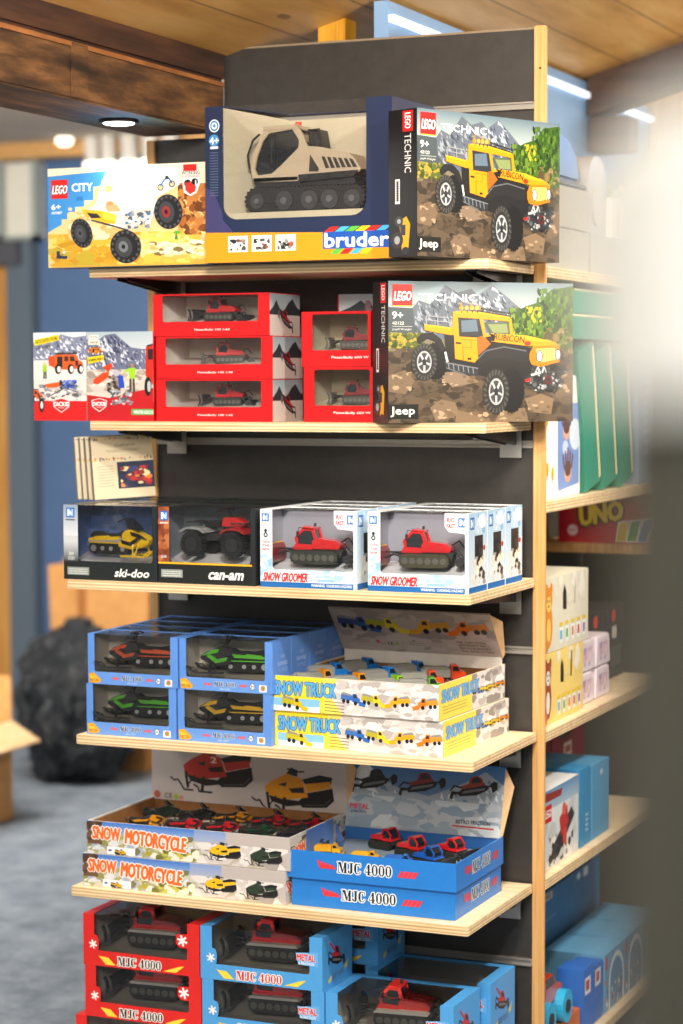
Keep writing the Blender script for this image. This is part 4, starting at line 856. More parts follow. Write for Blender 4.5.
def f(a):     # 385 x 292
    a.poly([(0, 235), (385, 245), (385, 292), (0, 292)], '#e8941a'); a.poly([(0, 150), (18, 160), (37, 200), (37, 212), (60, 236), (0, 235)], '#3c3a66')
    for x in (48, 98, 148): a.rect(x, 243, x+42, 273, '#f2efe8'); a.blobs(x+4, 249, x+38, 270, ['#26262a', '#4c4c4c', '#8a8a88', '#b84c28'], 14, 6, x)
    a.ell(20, 36, 11, 12, '#e8eef4', 20); a.ell(20, 36, 9, 10, '#3c80b8', 20); a.ell(20, 36, 6, 6.5, '#e8eef4', 16); a.ell(20, 36, 3, 3.5, '#3c80b8', 10)
    a.ell(19, 63, 11, 11, '#3c88c8', 20); a.text('4+', 10, 57, 29, 70, '#ffffff', .04); a.rect(11, 74, 28, 79, '#c8d0d8')
    for y in range(86, 170, 5): a.line([(10, y), (28, y)], 1.3, '#5c6884')
    for i, c_ in enumerate(('#e02820', '#48a8d8', '#58b040', '#f0d020', '#e02820', '#48a8d8')): a.poly([(262+i*21, 232), (280+i*21, 232), (262+i*21, 244), (244+i*21, 244)], c_)
    for i, c_ in enumerate(('#58b040', '#e02820', '#48a8d8', '#f0d020')): a.poly([(276+i*20, 268), (292+i*20, 268), (276+i*20, 282), (260+i*20, 282)], c_)
    a.rect(246, 241, 382, 272, '#1c50a8'); a.text('bruder', 250, 244, 378, 269, '#ffffff', .07)
a = Art(BW, BH, 385, 292); f(a)
a.v = a.v; on_front(a.mesh('printed_artwork'), t)
# beige snow groomer vehicle, drawn after the photo: cab at the left with dark glass, slatted engine cover at the right
tx, tz = BR[0]+.070, BR[2]+.0925
v = thing('toy_snow_groomer', (tx, BR[1]+.026, tz), 'large beige toy snow groomer with black tracks inside the navy and orange window box', 'toy vehicle')
BEI = mat('#b4a48c', .4); BEI2 = mat('#a3937c', .45)
# crop units: x 190..600, y 95..410 in the 3.25x crop -> metres
q = lambda x, y: ((x-190)*.000587, (405-y)*.00056)
for y0, y1 in ((.0, .035), (.080, .112)):
    o = MB().prism(stadium(q(192, 0)[0], q(606, 0)[0], q(0, 400)[1], q(0, 322)[1], 8, .0035), y0, y1).obj('track', RUBB, v)
    w = MB(); h = MB()
    for x, r in ((235, 24), (330, 30), (418, 30), (488, 30), (565, 28)):
        cx, cz = q(x, 366); w.cyl((cx, y0-.001, cz), r*.00058, .004, n=20); h.cyl((cx, y0-.0035, cz), r*.00022, .004, n=12)
        for k in range(6):
            aa = PI*k/3; w.box(cx-.001, cx+.001, y0-.004, y0-.001, cz, cz+.001)
    w.obj('road_wheel', mat('#3a3b3e', .45), o); h.obj('hub', mat('#6c6e70', .4, .4), o)
prof = [q(*p) for p in ((205, 292), (196, 250), (205, 205), (228, 160), (243, 128), (244, 114), (290, 112), (358, 114), (380, 142), (398, 186), (440, 190), (540, 214), (560, 232), (582, 268), (575, 278), (375, 292), (365, 298), (210, 300))]
win = [q(*p) for p in ((212, 255), (220, 215), (240, 165), (262, 138), (345, 128), (368, 165), (366, 190), (300, 250), (272, 272), (222, 276))]
MB().prism(prof, .016, .022, holes=[win]).prism(prof, .088, .094, holes=[win]).prism([q(*p) for p in ((300, 250), (366, 190), (398, 186), (440, 190), (540, 214), (582, 268), (375, 292), (300, 294))], .022, .088).prism([q(*p) for p in ((244, 114), (358, 112), (362, 126), (244, 128))], .014, .096).prism([q(*p) for p in ((205, 284), (365, 284), (365, 300), (208, 300))], .016, .094).obj('body', BEI, v, bevel=.0008)
MB().prism([q(*p) for p in ((206, 262), (214, 212), (236, 158), (258, 132), (350, 124), (372, 165), (368, 195), (300, 256), (276, 280), (216, 282))], .024, .086).obj('windows', mat('#1b2024', .1, 0, 0, .6), v)
sl = MB()
for i in range(6):
    x = 448+i*19; sl.prism([q(*p) for p in ((x, 222+i*2.2), (x+11, 224+i*2.2), (x+27, 262), (x+14, 262))], .0145, .0165)
sl.prism([q(*p) for p in ((408, 215), (438, 262), (436, 272), (404, 270))], .0145, .0165); sl.obj('vents', mat('#2a2824', .5), v)
MB().prism([q(*p) for p in ((368, 280), (575, 272), (560, 292), (372, 304))], .012, .097).prism([q(*p) for p in ((210, 300), (560, 292), (560, 318), (215, 324))], .02, .09).obj('chassis', mat('#1c1d20', .5), v)
MB().tube([(q(200, 0)[0], .01, q(0, 255)[1]), (q(196, 0)[0], .006, q(0, 210)[1]), (q(215, 0)[0], .006, q(0, 160)[1]), (q(236, 0)[0], .010, q(0, 140)[1])], .0022).tube([(q(272, 0)[0], .015, q(0, 268)[1]), (q(272, 0)[0], .015, q(0, 140)[1])], .0015).tube([(q(405, 0)[0], .03, q(0, 186)[1]), (q(395, 0)[0], .03, q(0, 130)[1]), (q(425, 0)[0], .03, q(0, 130)[1]), (q(436, 0)[0], .03, q(0, 190)[1])], .004).obj('mirror_frame', mat('#1c1d20', .5), v)
MB().prism([q(*p) for p in ((385, 190), (388, 125), (425, 128), (436, 190))], .04, .075).obj('air_filter', mat('#26282a', .5), v)
MB().cyl((q(345, 0)[0], .045, q(0, 107)[1]), .006, .009, 'z', n=12).obj('beacon', mat('#e0401c', .3), v)

# ---------------- flat construction toy boxes
def flat_box(loc, W_, D_, H_, m, label, rz=0, name='toy_box', cat='toy box', group=None, bevel=.0006):
    t = thing(name, loc, label, cat, group, rz); MB().box(0, W_, 0, D_, 0, H_).obj('carton', m, t, bevel=bevel); return t
BLK = mat('#17171a', .35)
jeep = art_mesh('jeep', .382, .2605, 683, 527, a_jeep); spine = art_mesh('spine', .071, .2605, 60, 250, a_spine, 'printed_side')
def jeep_box(c0, c1, z, label, depth=.071):
    a0, a1 = Vector(c0), Vector(c1); ang = math.atan2(a1.y-a0.y, a1.x-a0.x)
    t = flat_box((c0[0], c0[1], z), .382, depth, .2605, BLK, label, ang, group='two large boxes with a yellow off-road car'); on_front(jeep, t); on_left(spine, t, depth)
    return t
jeep_box((.284, -.40), (.284+math.cos(1.163), -.40+math.sin(1.163)), 1.7105, 'large dark box with a yellow off-road car, standing on the topmost shelf')
jeep_box((.194, -.315), (.194+math.cos(.797), -.315+math.sin(.797)), 1.4105, 'large dark box with a yellow off-road car, on the second shelf beside red window boxes')
t = flat_box((-.532, -.30, 1.711), .35, .06, .193, mat('#3a86c8', .35), 'blue and sandy box with a jumping buggy, left end of the topmost shelf', math.radians(0))
on_front(art_mesh('city', .35, .193, 683, 452, a_city), t)

# ---------------- second shelf
RED = mat('#cc1418', .35); RED2 = mat('#c41216', .35)
t = flat_box((-.592, -.262, 1.4105), .270, .14, .175, RED, 'box with an orange off-road car in snow, left end of the second shelf')
on_front(art_mesh('dickie', .270, .175, 683, 509, a_dickie), t)
def mountain_side(a, w=100, h=120):
    a.quadc(0, 0, w, h*.55, '#8a9ca4', '#b4bcbc'); a.poly([(0, h*.42), (w*.12, h*.3), (w*.22, h*.15), (w*.32, h*.34), (w*.45, h*.42), (w*.62, h*.2), (w*.75, h*.1), (w*.9, h*.3), (w, h*.36), (w, h*.52), (0, h*.52)], '#2c3438')
    a.rect(0, h*.5, w, h, '#c4b8b0'); a_groomer(a, w*.52, h*.72, w*.42, '#a8202a', tilt=.5, blade='#705860')
ms = art_mesh('msd', .138, .080, 160, 100, lambda a: mountain_side(a, 160, 100), 'printed_side')
def pb_art(txt, W_, H_, k):
    def f(a): a.text(txt, W_*1000*.36 if k == 1 else W_*1000*.38, H_*1000-14.5, W_*1000*.66 if k == 1 else W_*1000*.72, H_*1000-9.5, '#f4e8e4', .03)
    return f
pbl = ['top', 'middle', 'bottom']
for i in range(3):
    x = (-.321, -.315, -.3155)[i]; z = 1.4105+(2-i)*.0822; h = .0815
    t = carton((x, -.262, z), f'low red window box, {pbl[i]} one of the stack of three on the second shelf', group='stack of three low red window boxes')
    carton_parts('pb100', t, .250, .138, h, RED2, M_GREYI, .020, .024, .028, .006 if i else .003, None, .004)
    on_front(art_mesh('pb1', .250, h, 250, 81.5, pb_art('PistenBully 100 1:43', .25, h, 1), 'lettering'), t); on_right(ms, t, .250)
    groomer((x+.115+i*.004, -.19, z+.030), (.095, .085, .088)[i], f'small red toy snow groomer in the {pbl[i]} one of three low red boxes', rz=(0, .5, .15)[i], trk='#2c2c2c', blade='#3c3c3c', yellow=False)
for i in range(2):
    z = 1.4105+(1-i)*.1045; h = .104; x = (-.012, -.008)[i]
    lb = ('upper', 'lower')[i]
    t = carton((x, -.245, z), f'red window box with cream inside, {lb} one of the pair behind the off-road car box', group='pair of taller red window boxes')
    carton_parts('pb600', t, .142, .13, h, RED2, CREAM, .022, .006, .031, .005, None, .004)
    on_front(art_mesh('pb6', .142, h, 142, 104, lambda a: a.text('PistenBully 600 W', 62, 84, 138, 90, '#f4e8e4', .03), 'lettering'), t)
    groomer((x+.085, -.18, z+.034), .088, f'toy snow groomer with red frame in the {lb} of the two taller red boxes', red='#7c2026', blade='#5c5c5c', yellow=False, rz=.2, trk='#3c3834')
# stack behind, printed end forward
for i in range(3):
    t = flat_box((.000, -.100, 1.4105+i*.0822), .215, .085, .0815, RED2, f'red box with mountain print, {("lowest", "middle", "top")[i]} of the stack behind the pair of red boxes', group='red boxes behind the pair')
    on_front(art_mesh('msf', .210, .0815, 160, 60, lambda a: mountain_side(a, 160, 60), 'printed_front'), t, .003)

# ---------------- third shelf
def nlogo(a, x, y, w):
    a.rect(x, y, x+w, y+w, '#2468b8'); a.poly([(x+w*.15, y+w*.85), (x+w*.15, y+w*.15), (x+w*.4, y+w*.15), (x+w*.4, y+w*.85)], '#e8f0f8'); a.poly([(x+w*.15, y+w*.15), (x+w*.4, y+w*.15), (x+w*.85, y+w*.85), (x+w*.6, y+w*.85)], '#e8f0f8'); a.poly([(x+w*.62, y+w*.15), (x+w*.85, y+w*.15), (x+w*.85, y+w*.85), (x+w*.62, y+w*.85)], '#9cc4e8')
Z3 = 1.1055; BH3 = .145
def ski_front(a):     # 205 x 145
    a.rect(0, 0, 32, 145, '#c4c8cc'); a.quadc(0, 0, 32, 60, '#8c9cb0', '#d4d8dc'); a.quadc(0, 70, 32, 112, '#c8ccd0', '#2a2c30'); nlogo(a, 6, 6, 19); a.rect(5, 28, 26, 31, '#5c6870')
    a.rect(0, 110, 205, 145, '#1c2322'); a.text('ski-doo', 112, 122, 186, 137, '#f0f2f2', .06, shear=.25); a.rect(8, 121, 56, 136, '#8c9490'); [a.line([(11, y), (53, y)], 1, '#dfe3e0') for y in (125, 129, 133)]
    a.text('20', 11, 92, 22, 98, '#d8dce0', .05); a.text('COO', 10, 101, 24, 107, '#d8dce0', .05)
    a.rect(198, 0, 205, 145, '#20262c')
def can_front(a):
    a.rect(0, 0, 24, 145, '#7c3c22'); a.blobs(0, 0, 24, 110, ['#8c4424', '#a05a30', '#6a3018', '#b46c40'], 34, 9, 3); nlogo(a, 4, 8, 18); a.rect(4, 29, 22, 32, '#d8c8b8')
    a.rect(0, 106, 205, 145, '#1c1f1e'); a.rect(0, 105, 205, 108.5, '#e8b020'); a.text('can-am', 106, 122, 178, 135, '#f0f2f2', .08, shear=.25); a.rect(6, 119, 52, 134, '#8c9490'); [a.line([(9, y), (49, y)], 1, '#dfe3e0') for y in (123, 127, 131)]; a.rect(198, 0, 205, 145, '#24262c')
    a.text('QUAD', 6, 92, 18, 98, '#d8dce0', .04)
DKG = mat('#22282a', .35); NIGHT = speckle('night_blue_card', [(.3, '#2c4880'), (.55, '#4a68a4'), (.75, '#a4b4d4')], 12, .6)
rows = [('front', 0), ('second', 1), ('third', 2)]
for r_, i in rows:
    y = -.362+i*.108
    t = carton((-.468+(.003 if i else 0), y, Z3), f'black window box, {r_} in the row that starts with the yellow snowmobile', group='row of black boxes with snowmobiles')
    carton_parts('skid', t, .205, .104, BH3, DKG, NIGHT, .032, .010, .036, 0, (.030, .010, .016), .007, inner_floor=mat('#c8ccd4', .5))
    if i == 0: on_front(art_mesh('ski', .205, BH3, 205, 145, ski_front), t)
    t = carton((-.2605, y, Z3), f'black window box with orange stripe, {r_} in the row that starts with the quad bike', group='row of black boxes with quad bikes')
    carton_parts('cana', t, .205, .104, BH3, DKG, NIGHT, .024, .010, .040, 0, (.022, .010, .016), .007, inner_floor=mat('#d8dade', .5), back=mat('#7c8690', .6))
    if i == 0: on_front(art_mesh('can', .205, BH3, 205, 145, can_front), t)
snowmobile((-.468+.105, -.315, Z3+.045), .155, 'yellow and silver toy snowmobile in the black box, left end of third shelf', seat='#2a2c24', panel='#b4b8bc', rz=-.12)
quad_bike((-.2605+.112, -.310, Z3+.050), .150, 'grey and red toy quad bike in the black box with an orange stripe', rz=-.1)
WHT = mat('#dce4ea', .35)
def sg_front(a):      # 196 x 145
    a.rect(0, 0, 24, 145, '#dfe8ee'); nlogo(a, 3, 8, 15); a.line([(4, 26), (18, 26)], 1.5, '#e88c50'); a.ell(11, 40, 3, 3.5, '#22262a', 10); a.ell(11, 48, 4.5, 5, '#22262a', 12); a.ell(11, 48, 2, 2.4, '#dfe8ee', 8)
    for k, y in enumerate((59, 66, 73)): a.text(('TOUCH', 'THE', 'SNOW')[k], 4, y, 19, y+4.5, '#c02830', .05)
    a.blobs(0, 84, 24, 145, ['#a8cce4', '#c8e0f0', '#e8f2f8', '#8cbcdc'], 26, 9, 3); a.rect(0, 112, 196, 145, '#d4e4ee'); a.blobs(0, 112, 196, 136, ['#e8f2f8', '#b8d4e8', '#f4f8fa', '#a0c4dc'], 60, 9, 4, 2)
    a.text('SNOW GROOMER', 6, 118, 96, 134, '#c81c28', .07, '#f4f6f8', .05, shear=.15); a.poly([(0, 135), (196, 135), (196, 145), (0, 145)], '#1c62a8'); a.text('WARNING  CHOKING HAZARD', 104, 137, 186, 142, '#e4eef6', .03); a.rect(116, 128, 150, 133, '#8cb8d8')
    a.rect(189, 0, 196, 145, '#cfdde8')
def sg_badge(a):
    a.poly([(0, 0), (46, 0), (46, 40), (34, 36), (8, 34), (0, 24)], '#e4ebf0'); a.text('R/C', 5, 8, 18, 16, '#c82030', .06); a.text('FAST', 4, 19, 20, 27, '#c82030', .06); nlogo(a, 26, 8, 17)
def sg_side(a):       # 95 x 145
    a.quadc(0, 0, 95, 145, '#a8cce6', '#dfeaf2'); nlogo(a, 6, 8, 22); a.blobs(30, 4, 95, 40, ['#e8f2f8', '#8cb8dc', '#c8dcec'], 26, 12, 8); a.ell(70, 20, 17, 10, '#eef4f8'); a.rect(30, 42, 74, 116, '#26221e'); a.blobs(32, 44, 72, 114, ['#3c342c', '#1c1a18', '#5c4c3c'], 16, 10, 5)
    a.blobs(20, 80, 95, 132, ['#e4dccc', '#a89c88', '#4c4640', '#f0ece4'], 26, 10, 6); a.line([(10, 120), (40, 104), (78, 92), (92, 60)], 5, '#f0eadc'); a.ell(80, 66, 6, 5, '#c02c30'); a.rect(0, 134, 95, 145, '#2068b0')
for col, x in (('left', -.046), ('right', .1715)):
    for r_, i in rows:
        y = -.360+i*.1005
        wd = .196
        t = carton((x, y, Z3), f'white and blue window box, {r_} in the {col} row of red snow groomers', group=f'{col} row of white and blue boxes')
        carton_parts('sgro', t, wd, .096, BH3, WHT, NIGHT, .024, .007, .033, 0, (.022, .008, .016), .006, inner_floor=mat('#dce2e8', .5), back=mat('#8c8f9c', .6))
        on_right(art_mesh('sgs', .095, BH3, 95, 145, sg_side, 'printed_side'), t, wd)
        if i == 0:
            on_front(art_mesh('sgf', wd, BH3, 196, 145, sg_front), t); place_art(art_mesh('sgb', .046, .040, 46, 40, sg_badge, 'corner_badge'), t, (wd-.046, -.0006, BH3-.040), *FR)
groomer((-.046+.093, -.311, Z3+.043), .143, 'red toy snow groomer with a red plough in the left white and blue window box', red='#d01820', yellow=True, rz=.03, trk='#2c302c', wy=.70)
groomer((.1715+.093, -.311, Z3+.043), .143, 'red toy snow groomer with a red plough in the right white and blue window box', red='#d01820', yellow=True, rz=.10, trk='#3a3a26', wy=.66)
# booklets standing at the left end
bkl = ['front booklet of the leaning stack, with a dark photo panel on its cream cover', 'second booklet from the front of the leaning stack on the left', 'third booklet from the front of the leaning stack on the left', 'rearmost booklet of the leaning stack on the left']
def book_art(a):     # 130 x 200
    a.rect(0, 0, 130, 200, '#d4c4a4'); r = random.Random(3)
    for y0 in (2, 66): 
        for _ in range(34): x = r.uniform(0, 126); a.poly([(x, y0+r.uniform(0, 8)), (x+4, y0+r.uniform(0, 9)), (x+2, y0+r.uniform(8, 16))], r.choice(['#d8a020', '#c04828', '#3c5c78', '#e0b840', '#6c4c30']))
    a.text('Gallerie', 50, 24, 92, 34, '#5c4c3c', 0, rot=-.05); a.line([(30, 46), (104, 44)], 1.4, '#7c6c54'); a.line([(34, 51), (98, 49)], 1.4, '#7c6c54')
    for y in range(96, 160, 9): a.line([(10, y), (44, y-1)], 1.3, '#7c6c54')
    a.rect(52, 84, 130, 170, '#1c2240'); a.blobs(58, 100, 126, 165, ['#c02828', '#e08030', '#e8d8a0', '#303c6c', '#8c2424'], 30, 10, 4)
bk = art_mesh('book', .125, .200, 130, 200, book_art, 'printed_cover')
for i in range(4):
    t = thing('booklet', (-.476-i*.015, -.225+i*.004, Z3+BH3+.001), bkl[i], 'booklet', 'booklets standing on the black boxes', math.radians(14)); t.rotation_euler = (math.radians(-4), math.radians(-3), math.radians(42-i*3))
    MB().box(0, .125, 0, .004, 0, .125).obj('cover', mat('#cabb9c', .5), t)
    MB().box(-.003, 0, -.0005, .0045, 0, .125).obj('spine', mat('#4c4c44', .5), t)
    me = art_mesh('book', .125, .2, 130, 200, book_art, 'printed_cover')
    o = place_art(me, t, (0, -.0004, 0), *FR); o.scale = (1, .625, 1)

# ---------------- fourth shelf: light blue boxes with little snowmobiles
LBL = mat('#5a8cd8', .35); LBLd = mat('#3a6cc0', .35); Z4 = .8035
def lb_front(a):      # 196 x 98
    a.rect(14, 74, 182, 98, '#6494dc'); a.poly([(2, 78), (14, 76), (30, 90), (24, 96), (4, 96)], '#e0a428'); a.poly([(5, 82), (16, 84), (22, 92), (6, 92)], '#f0c040'); a.text('METAL', 5, 88, 24, 93, '#8c4c18', .04)
    for i in range(4): a.poly([(52+i*4, 83), (55+i*4, 83), (57+i*4, 88), (54+i*4, 88)], '#d85040'); a.poly([(126+i*4, 88), (129+i*4, 88), (131+i*4, 83), (128+i*4, 83)], '#d85040')
    a.serif('MJC 4000', 74, 80, 120, 89, '#1c2440', '#b8ccec'); a.text('DIE CAST', 86, 92, 108, 95, '#c8d8f0', .02)
    a.ell(154, 86, 5.5, 6.5, '#1c2440', 14); a.ell(154, 86, 4.4, 5.4, '#eef2f8', 14); a.text('3+', 151, 83, 157, 89, '#1c2440', .06); a.rect(168, 82, 184, 95, '#dce8f4'); a.ell(176, 88, 5, 5, '#e07030', 12); a.ell(177, 88, 2.5, 2.5, '#40a050', 8)
def lb_side(a):
    a.text('SNOW MOBILE', 22, 40, 66, 48, '#b0c8f0', .04); a.text('WORLD', 24, 52, 64, 60, '#90b0e4', .03); a.rect(34, 28, 56, 34, '#7ca0e0')
fc = [[('#d8541c', 'orange'), ('#58c020', 'green')], [('#58c020', 'green'), ('#e0b418', 'yellow')]]
ROWL = ('front', 'second', 'third', 'rearmost')
for lv in (0, 1):      # 0 upper
    for cI, x in enumerate((-.4225, -.2225)):
        for i in range(4):
            xx = x-(.004 if lv else 0); z = Z4+(.0985 if lv == 0 else 0); y = -.352+i*.086
            wl = f'{("upper", "lower")[lv]} layer, {("left", "right")[cI]} column'
            lab = f'light blue window box with {fc[lv][cI][1]} snowmobile, front of the {wl}' if i == 0 else f'light blue window box, {ROWL[i]} of the {wl}'
            t = carton((xx, y, z), lab, group='light blue boxes on the fourth shelf')
            carton_parts('lblu', t, .1965, .083, .098, LBL, M_GREYI, .014, .016, .024, 0, (.012, .014, .012), .004, inner_floor=mat('#9c988c', .6))
            if i == 0: on_front(art_mesh('lbf', .1965, .098, 196, 98, lb_front), t)
            if cI == 1 and lv == 0 or (cI == 1 and i == 0): on_right(art_mesh('lbs', .083, .098, 83, 98, lb_side, 'printed_side'), t, .1965)
            if i == 0:
                snowmobile((xx+.098, y+.042, z+.031), .150, f'black toy snowmobile with {fc[lv][cI][1]} stripes in the {("upper", "lower")[lv]} {("left", "right")[cI]} light blue box', hood='#1b1c1f', accent=fc[lv][cI][0], seat='#141416', panel='#1e1f22', skis='#2a2b2e', rz=PI+.15)

# ---------------- display trays
def tray(t, key, W_, D_, H_, m, inner, front=None, side=None, lid=None, tp=0.0, ddz=0):
    """open cardboard display tray; tp tapers the base inward"""
    def walls():
        b = MB(); e = .003
        b.box(e, W_-e, e, D_-e, 0, .002)
        b.add([(0, 0, H_), (W_, 0, H_), (W_-tp, tp, 0), (tp, tp, 0), (e, e, H_), (W_-e, e, H_), (W_-tp-e, tp+e, 0), (tp+e, tp+e, 0)], [(0, 1, 2, 3), (7, 6, 5, 4), (0, 4, 5, 1), (3, 2, 6, 7), (0, 3, 7, 4), (1, 5, 6, 2)])
        b.add([(W_, 0, H_), (W_, D_, H_), (W_-tp, D_-tp, 0), (W_-tp, tp, 0), (W_-e, e, H_), (W_-e, D_-e, H_), (W_-tp-e, D_-tp-e, 0), (W_-tp-e, tp+e, 0)], [(0, 1, 2, 3), (7, 6, 5, 4), (0, 4, 5, 1), (3, 2, 6, 7), (0, 3, 7, 4), (1, 5, 6, 2)])
        b.add([(0, 0, H_), (0, D_, H_), (tp, D_-tp, 0), (tp, tp, 0), (e, e, H_), (e, D_-e, H_), (tp+e, D_-tp-e, 0), (tp+e, tp+e, 0)], [(0, 1, 2, 3), (7, 6, 5, 4), (0, 4, 5, 1), (3, 2, 6, 7), (0, 3, 7, 4), (1, 5, 6, 2)])
        b.box(tp, W_-tp, D_-e-tp, D_-tp, 0, H_)
        return b
    part(key+'w', walls, 'tray_walls', m, t)
    def lin():
        b = MB(); e = .0034+tp; k = .0005
        b.box(e, e+k, e, D_-e, .002, H_-.003); b.box(W_-e-k, W_-e, e, D_-e, .002, H_-.003); b.box(e, W_-e, D_-e-k, D_-e, .002, H_-.003); b.box(e, W_-e, e, e+k, .002, H_-.003); b.box(e, W_-e, e, D_-e, .0022, .003)
        return b
    part(key+'l', lin, 'tray_lining', inner, t)
    if front: on_front(front, t)
    if side: on_right(side, t, W_)
def truck_front(a):    # 345 x 66 ; crop units 470 x 92
    a.rect(0, 0, 470, 92, '#cdc8c4'); a.blobs(170, 0, 470, 92, ['#dcd8d6', '#c4beba', '#b0aaa6', '#e6e2e0', '#d2cdc9'], 190, 15, 2, 1.7); a.rect(0, 0, 150, 92, '#f0d430'); a.poly([(150, 0), (190, 0), (172, 50), (206, 92), (150, 92)], '#ecd860')
    a.rect(8, 58, 140, 92, '#80bce0'); a.rect(8, 78, 140, 92, '#e8ecf0'); a_truck(a, 66, 84, 72, '#d8b820', '#b8b020'); a.text('SNOW TRUCK', 10, 14, 186, 50, '#58a8e0', .06, '#24407c', .035)
    for y in (60, 68, 76, 84): a.line([(154, y), (210, y+2)], 2, '#6c5c30')
    for x, c, bd in ((232, '#2c64b8', '#3c6cb8'), (290, '#e8c820', '#b0a830'), (360, '#e8a418', '#d8a020'), (436, '#e07818', '#e09030')): a_truck(a, x, 62, 66, c, bd, 1 if x < 300 else -1)
def truck_side(a):     # 200 x 92
    a.rect(0, 0, 200, 92, '#dcd8d4'); a.blobs(60, 0, 200, 92, ['#f0eeec', '#bcb6b2', '#96908a'], 50, 16, 3); a.rect(0, 0, 96, 92, '#f0d858'); a.text('SNOW TRUCK', 8, 16, 118, 48, '#70b0e0', .05, '#5070a8', .03)
    for y in (60, 68, 76): a.line([(10, y), (80, y)], 2, '#a89450')
    for x, c in ((112, '#5c84c0'), (136, '#e0c828'), (160, '#e0b020'), (186, '#d88428')): a_truck(a, x, 54, 34, c, c)
TW, TD, TH = .343, .328, .066
tf = art_mesh('tkf', TW, TH, 470, 92, truck_front, 'printed_front'); ts = art_mesh('tks', TD, TH, 200, 92, truck_side, 'printed_side')
YEL = mat('#e4d8b0', .5)
for i, (x, y, z, lb) in enumerate(((-.030, -.332, Z4, 'closed yellow and white display tray with printed plough trucks, under the open one'), (-.036, -.338, Z4+.0672, 'open yellow and white display tray full of small plough trucks'))):
    t = thing('display_tray', (x, y, z), lb, 'display tray', 'plough truck trays', math.radians(-2.2)); tray(t, 'truck', TW, TD, TH, YEL, M_KRI, tf, ts)
    if i == 0: MB().box(.004, TW-.004, .004, TD-.004, TH-.0035, TH-.0005).obj('closed_lid', M_GREYI, t)
def lid(t, W_, H_, y, z, art, col, lean, flap=True, inset=0):
    l = MB().box(inset, W_-inset, 0, .003, 0, H_); o = l.obj('raised_lid', col, t); o.location = (0, y, z); o.rotation_euler = (lean, 0, 0)
    ob = place_art(art, o, (inset, -.0004, 0), *FR)
    if flap:
        fl = MB().add([(W_-inset, 0, H_*.98), (W_-inset+.016, .012, H_*.74), (W_-inset+.004, .004, H_*.05), (W_-inset, 0, 0)], [(0, 1, 2, 3)])
        fl.add([(W_-inset, .002, H_*.98), (W_-inset+.016, .014, H_*.74), (W_-inset+.004, .006, H_*.05), (W_-inset, .002, 0)], [(3, 2, 1, 0)]); fl.obj('lid_flap', M_BOXL, o)
    return o
def truck_lid(a):      # 340 x 118
    a.rect(0, 0, 340, 118, '#a89c94'); a.blobs(0, 0, 340, 118, ['#b0a49c', '#a0948c', '#b8aca6', '#968a84'], 150, 18, 4, 1.8); a.blobs(0, 84, 340, 118, ['#b4a8a0', '#bcb2aa'], 40, 16, 5, 2)
    for x, c, bd, fl in ((52, '#2c5c9c', '#3c4c78', 1), (112, '#d8c428', '#a8a028', 1), (208, '#d89c20', '#c89428', -1), (288, '#d87020', '#c87828', -1)): a_truck(a, x, 56, 84, c, bd, fl)
    a.text('CE', 104, 88, 116, 96, '#2c2828', .03); a.ell(124, 92, 4, 4, '#8ca838', 10); a.ell(136, 92, 4, 4, '#b09c94', 10); a.ell(84, 88, 5, 5, '#b85c50', 10)
    for y in (86, 91): a.line([(28, y), (66, y)], 1.4, '#8c7870'); a.line([(150, y+2), (186, y+2)], 1.4, '#8c7870')
    for k, s_ in enumerate(('DIE CAST METAL', 'WITH PLASTIC PARTS', 'TWO COLOUR ASSORTMENT', 'PULL BACK ACTION')): a.text('· '+s_, 250+k*2, 76+k*8, 316+k*3, 81+k*8, '#3c302c', .02)
lid(t, TW, .117, TD-.010, TH+.012, art_mesh('tkl', TW, .117, 340, 118, truck_lid, 'printed_lid'), mat('#a89c94', .5), math.radians(38))
MB().box(.003, TW-.003, TD-.013, TD-.006, TH-.01, TH+.014).obj('lid_hinge', M_GREYI, t)
cols = [('#e8981c', 'orange'), ('#1f74c4', 'blue'), ('#1f74c4', 'blue'), ('#e0481c', 'red orange'), ('#e0481c', 'red orange'), ('#8cc820', 'lime green'), ('#e8981c', 'orange')]
seats = [('#e8981c', 'orange', .05, .07), ('#1f74c4', 'blue', .03, .17), ('#1f74c4', 'blue', .06, .26), ('#e8981c', 'orange', .13, .05), ('#1f74c4', 'blue', .15, .15), ('#1f74c4', 'blue', .17, .25), ('#8cc820', 'lime green', .21, .045), ('#e0481c', 'red orange', .24, .14), ('#e0481c', 'red orange', .25, .235), ('#5c9c30', 'leaf green', .272, .055)]
where = ['front left corner', 'middle of left side', 'back left corner', 'front edge, second from the left', 'centre left', 'back edge, second from the left', 'front edge, third from the left', 'centre right', 'back edge towards the right', 'front right corner']
for k, (c_, nm, px, py) in enumerate(seats):
    plow_truck((-.036+px+.005, -.338+py+.01, Z4+.0672+.030), .092, f'{nm} toy plough truck, {where[k]} of the open truck tray', c_, rz=.9 if k < 7 else .5, group='plough trucks in the open tray')
MB_fill = MB().box(0, TW-.012, 0, TD-.012, 0, .026).obj('card_insert', M_GREYI); MB_fill.parent = t; MB_fill.location = (.006, .006, .003)
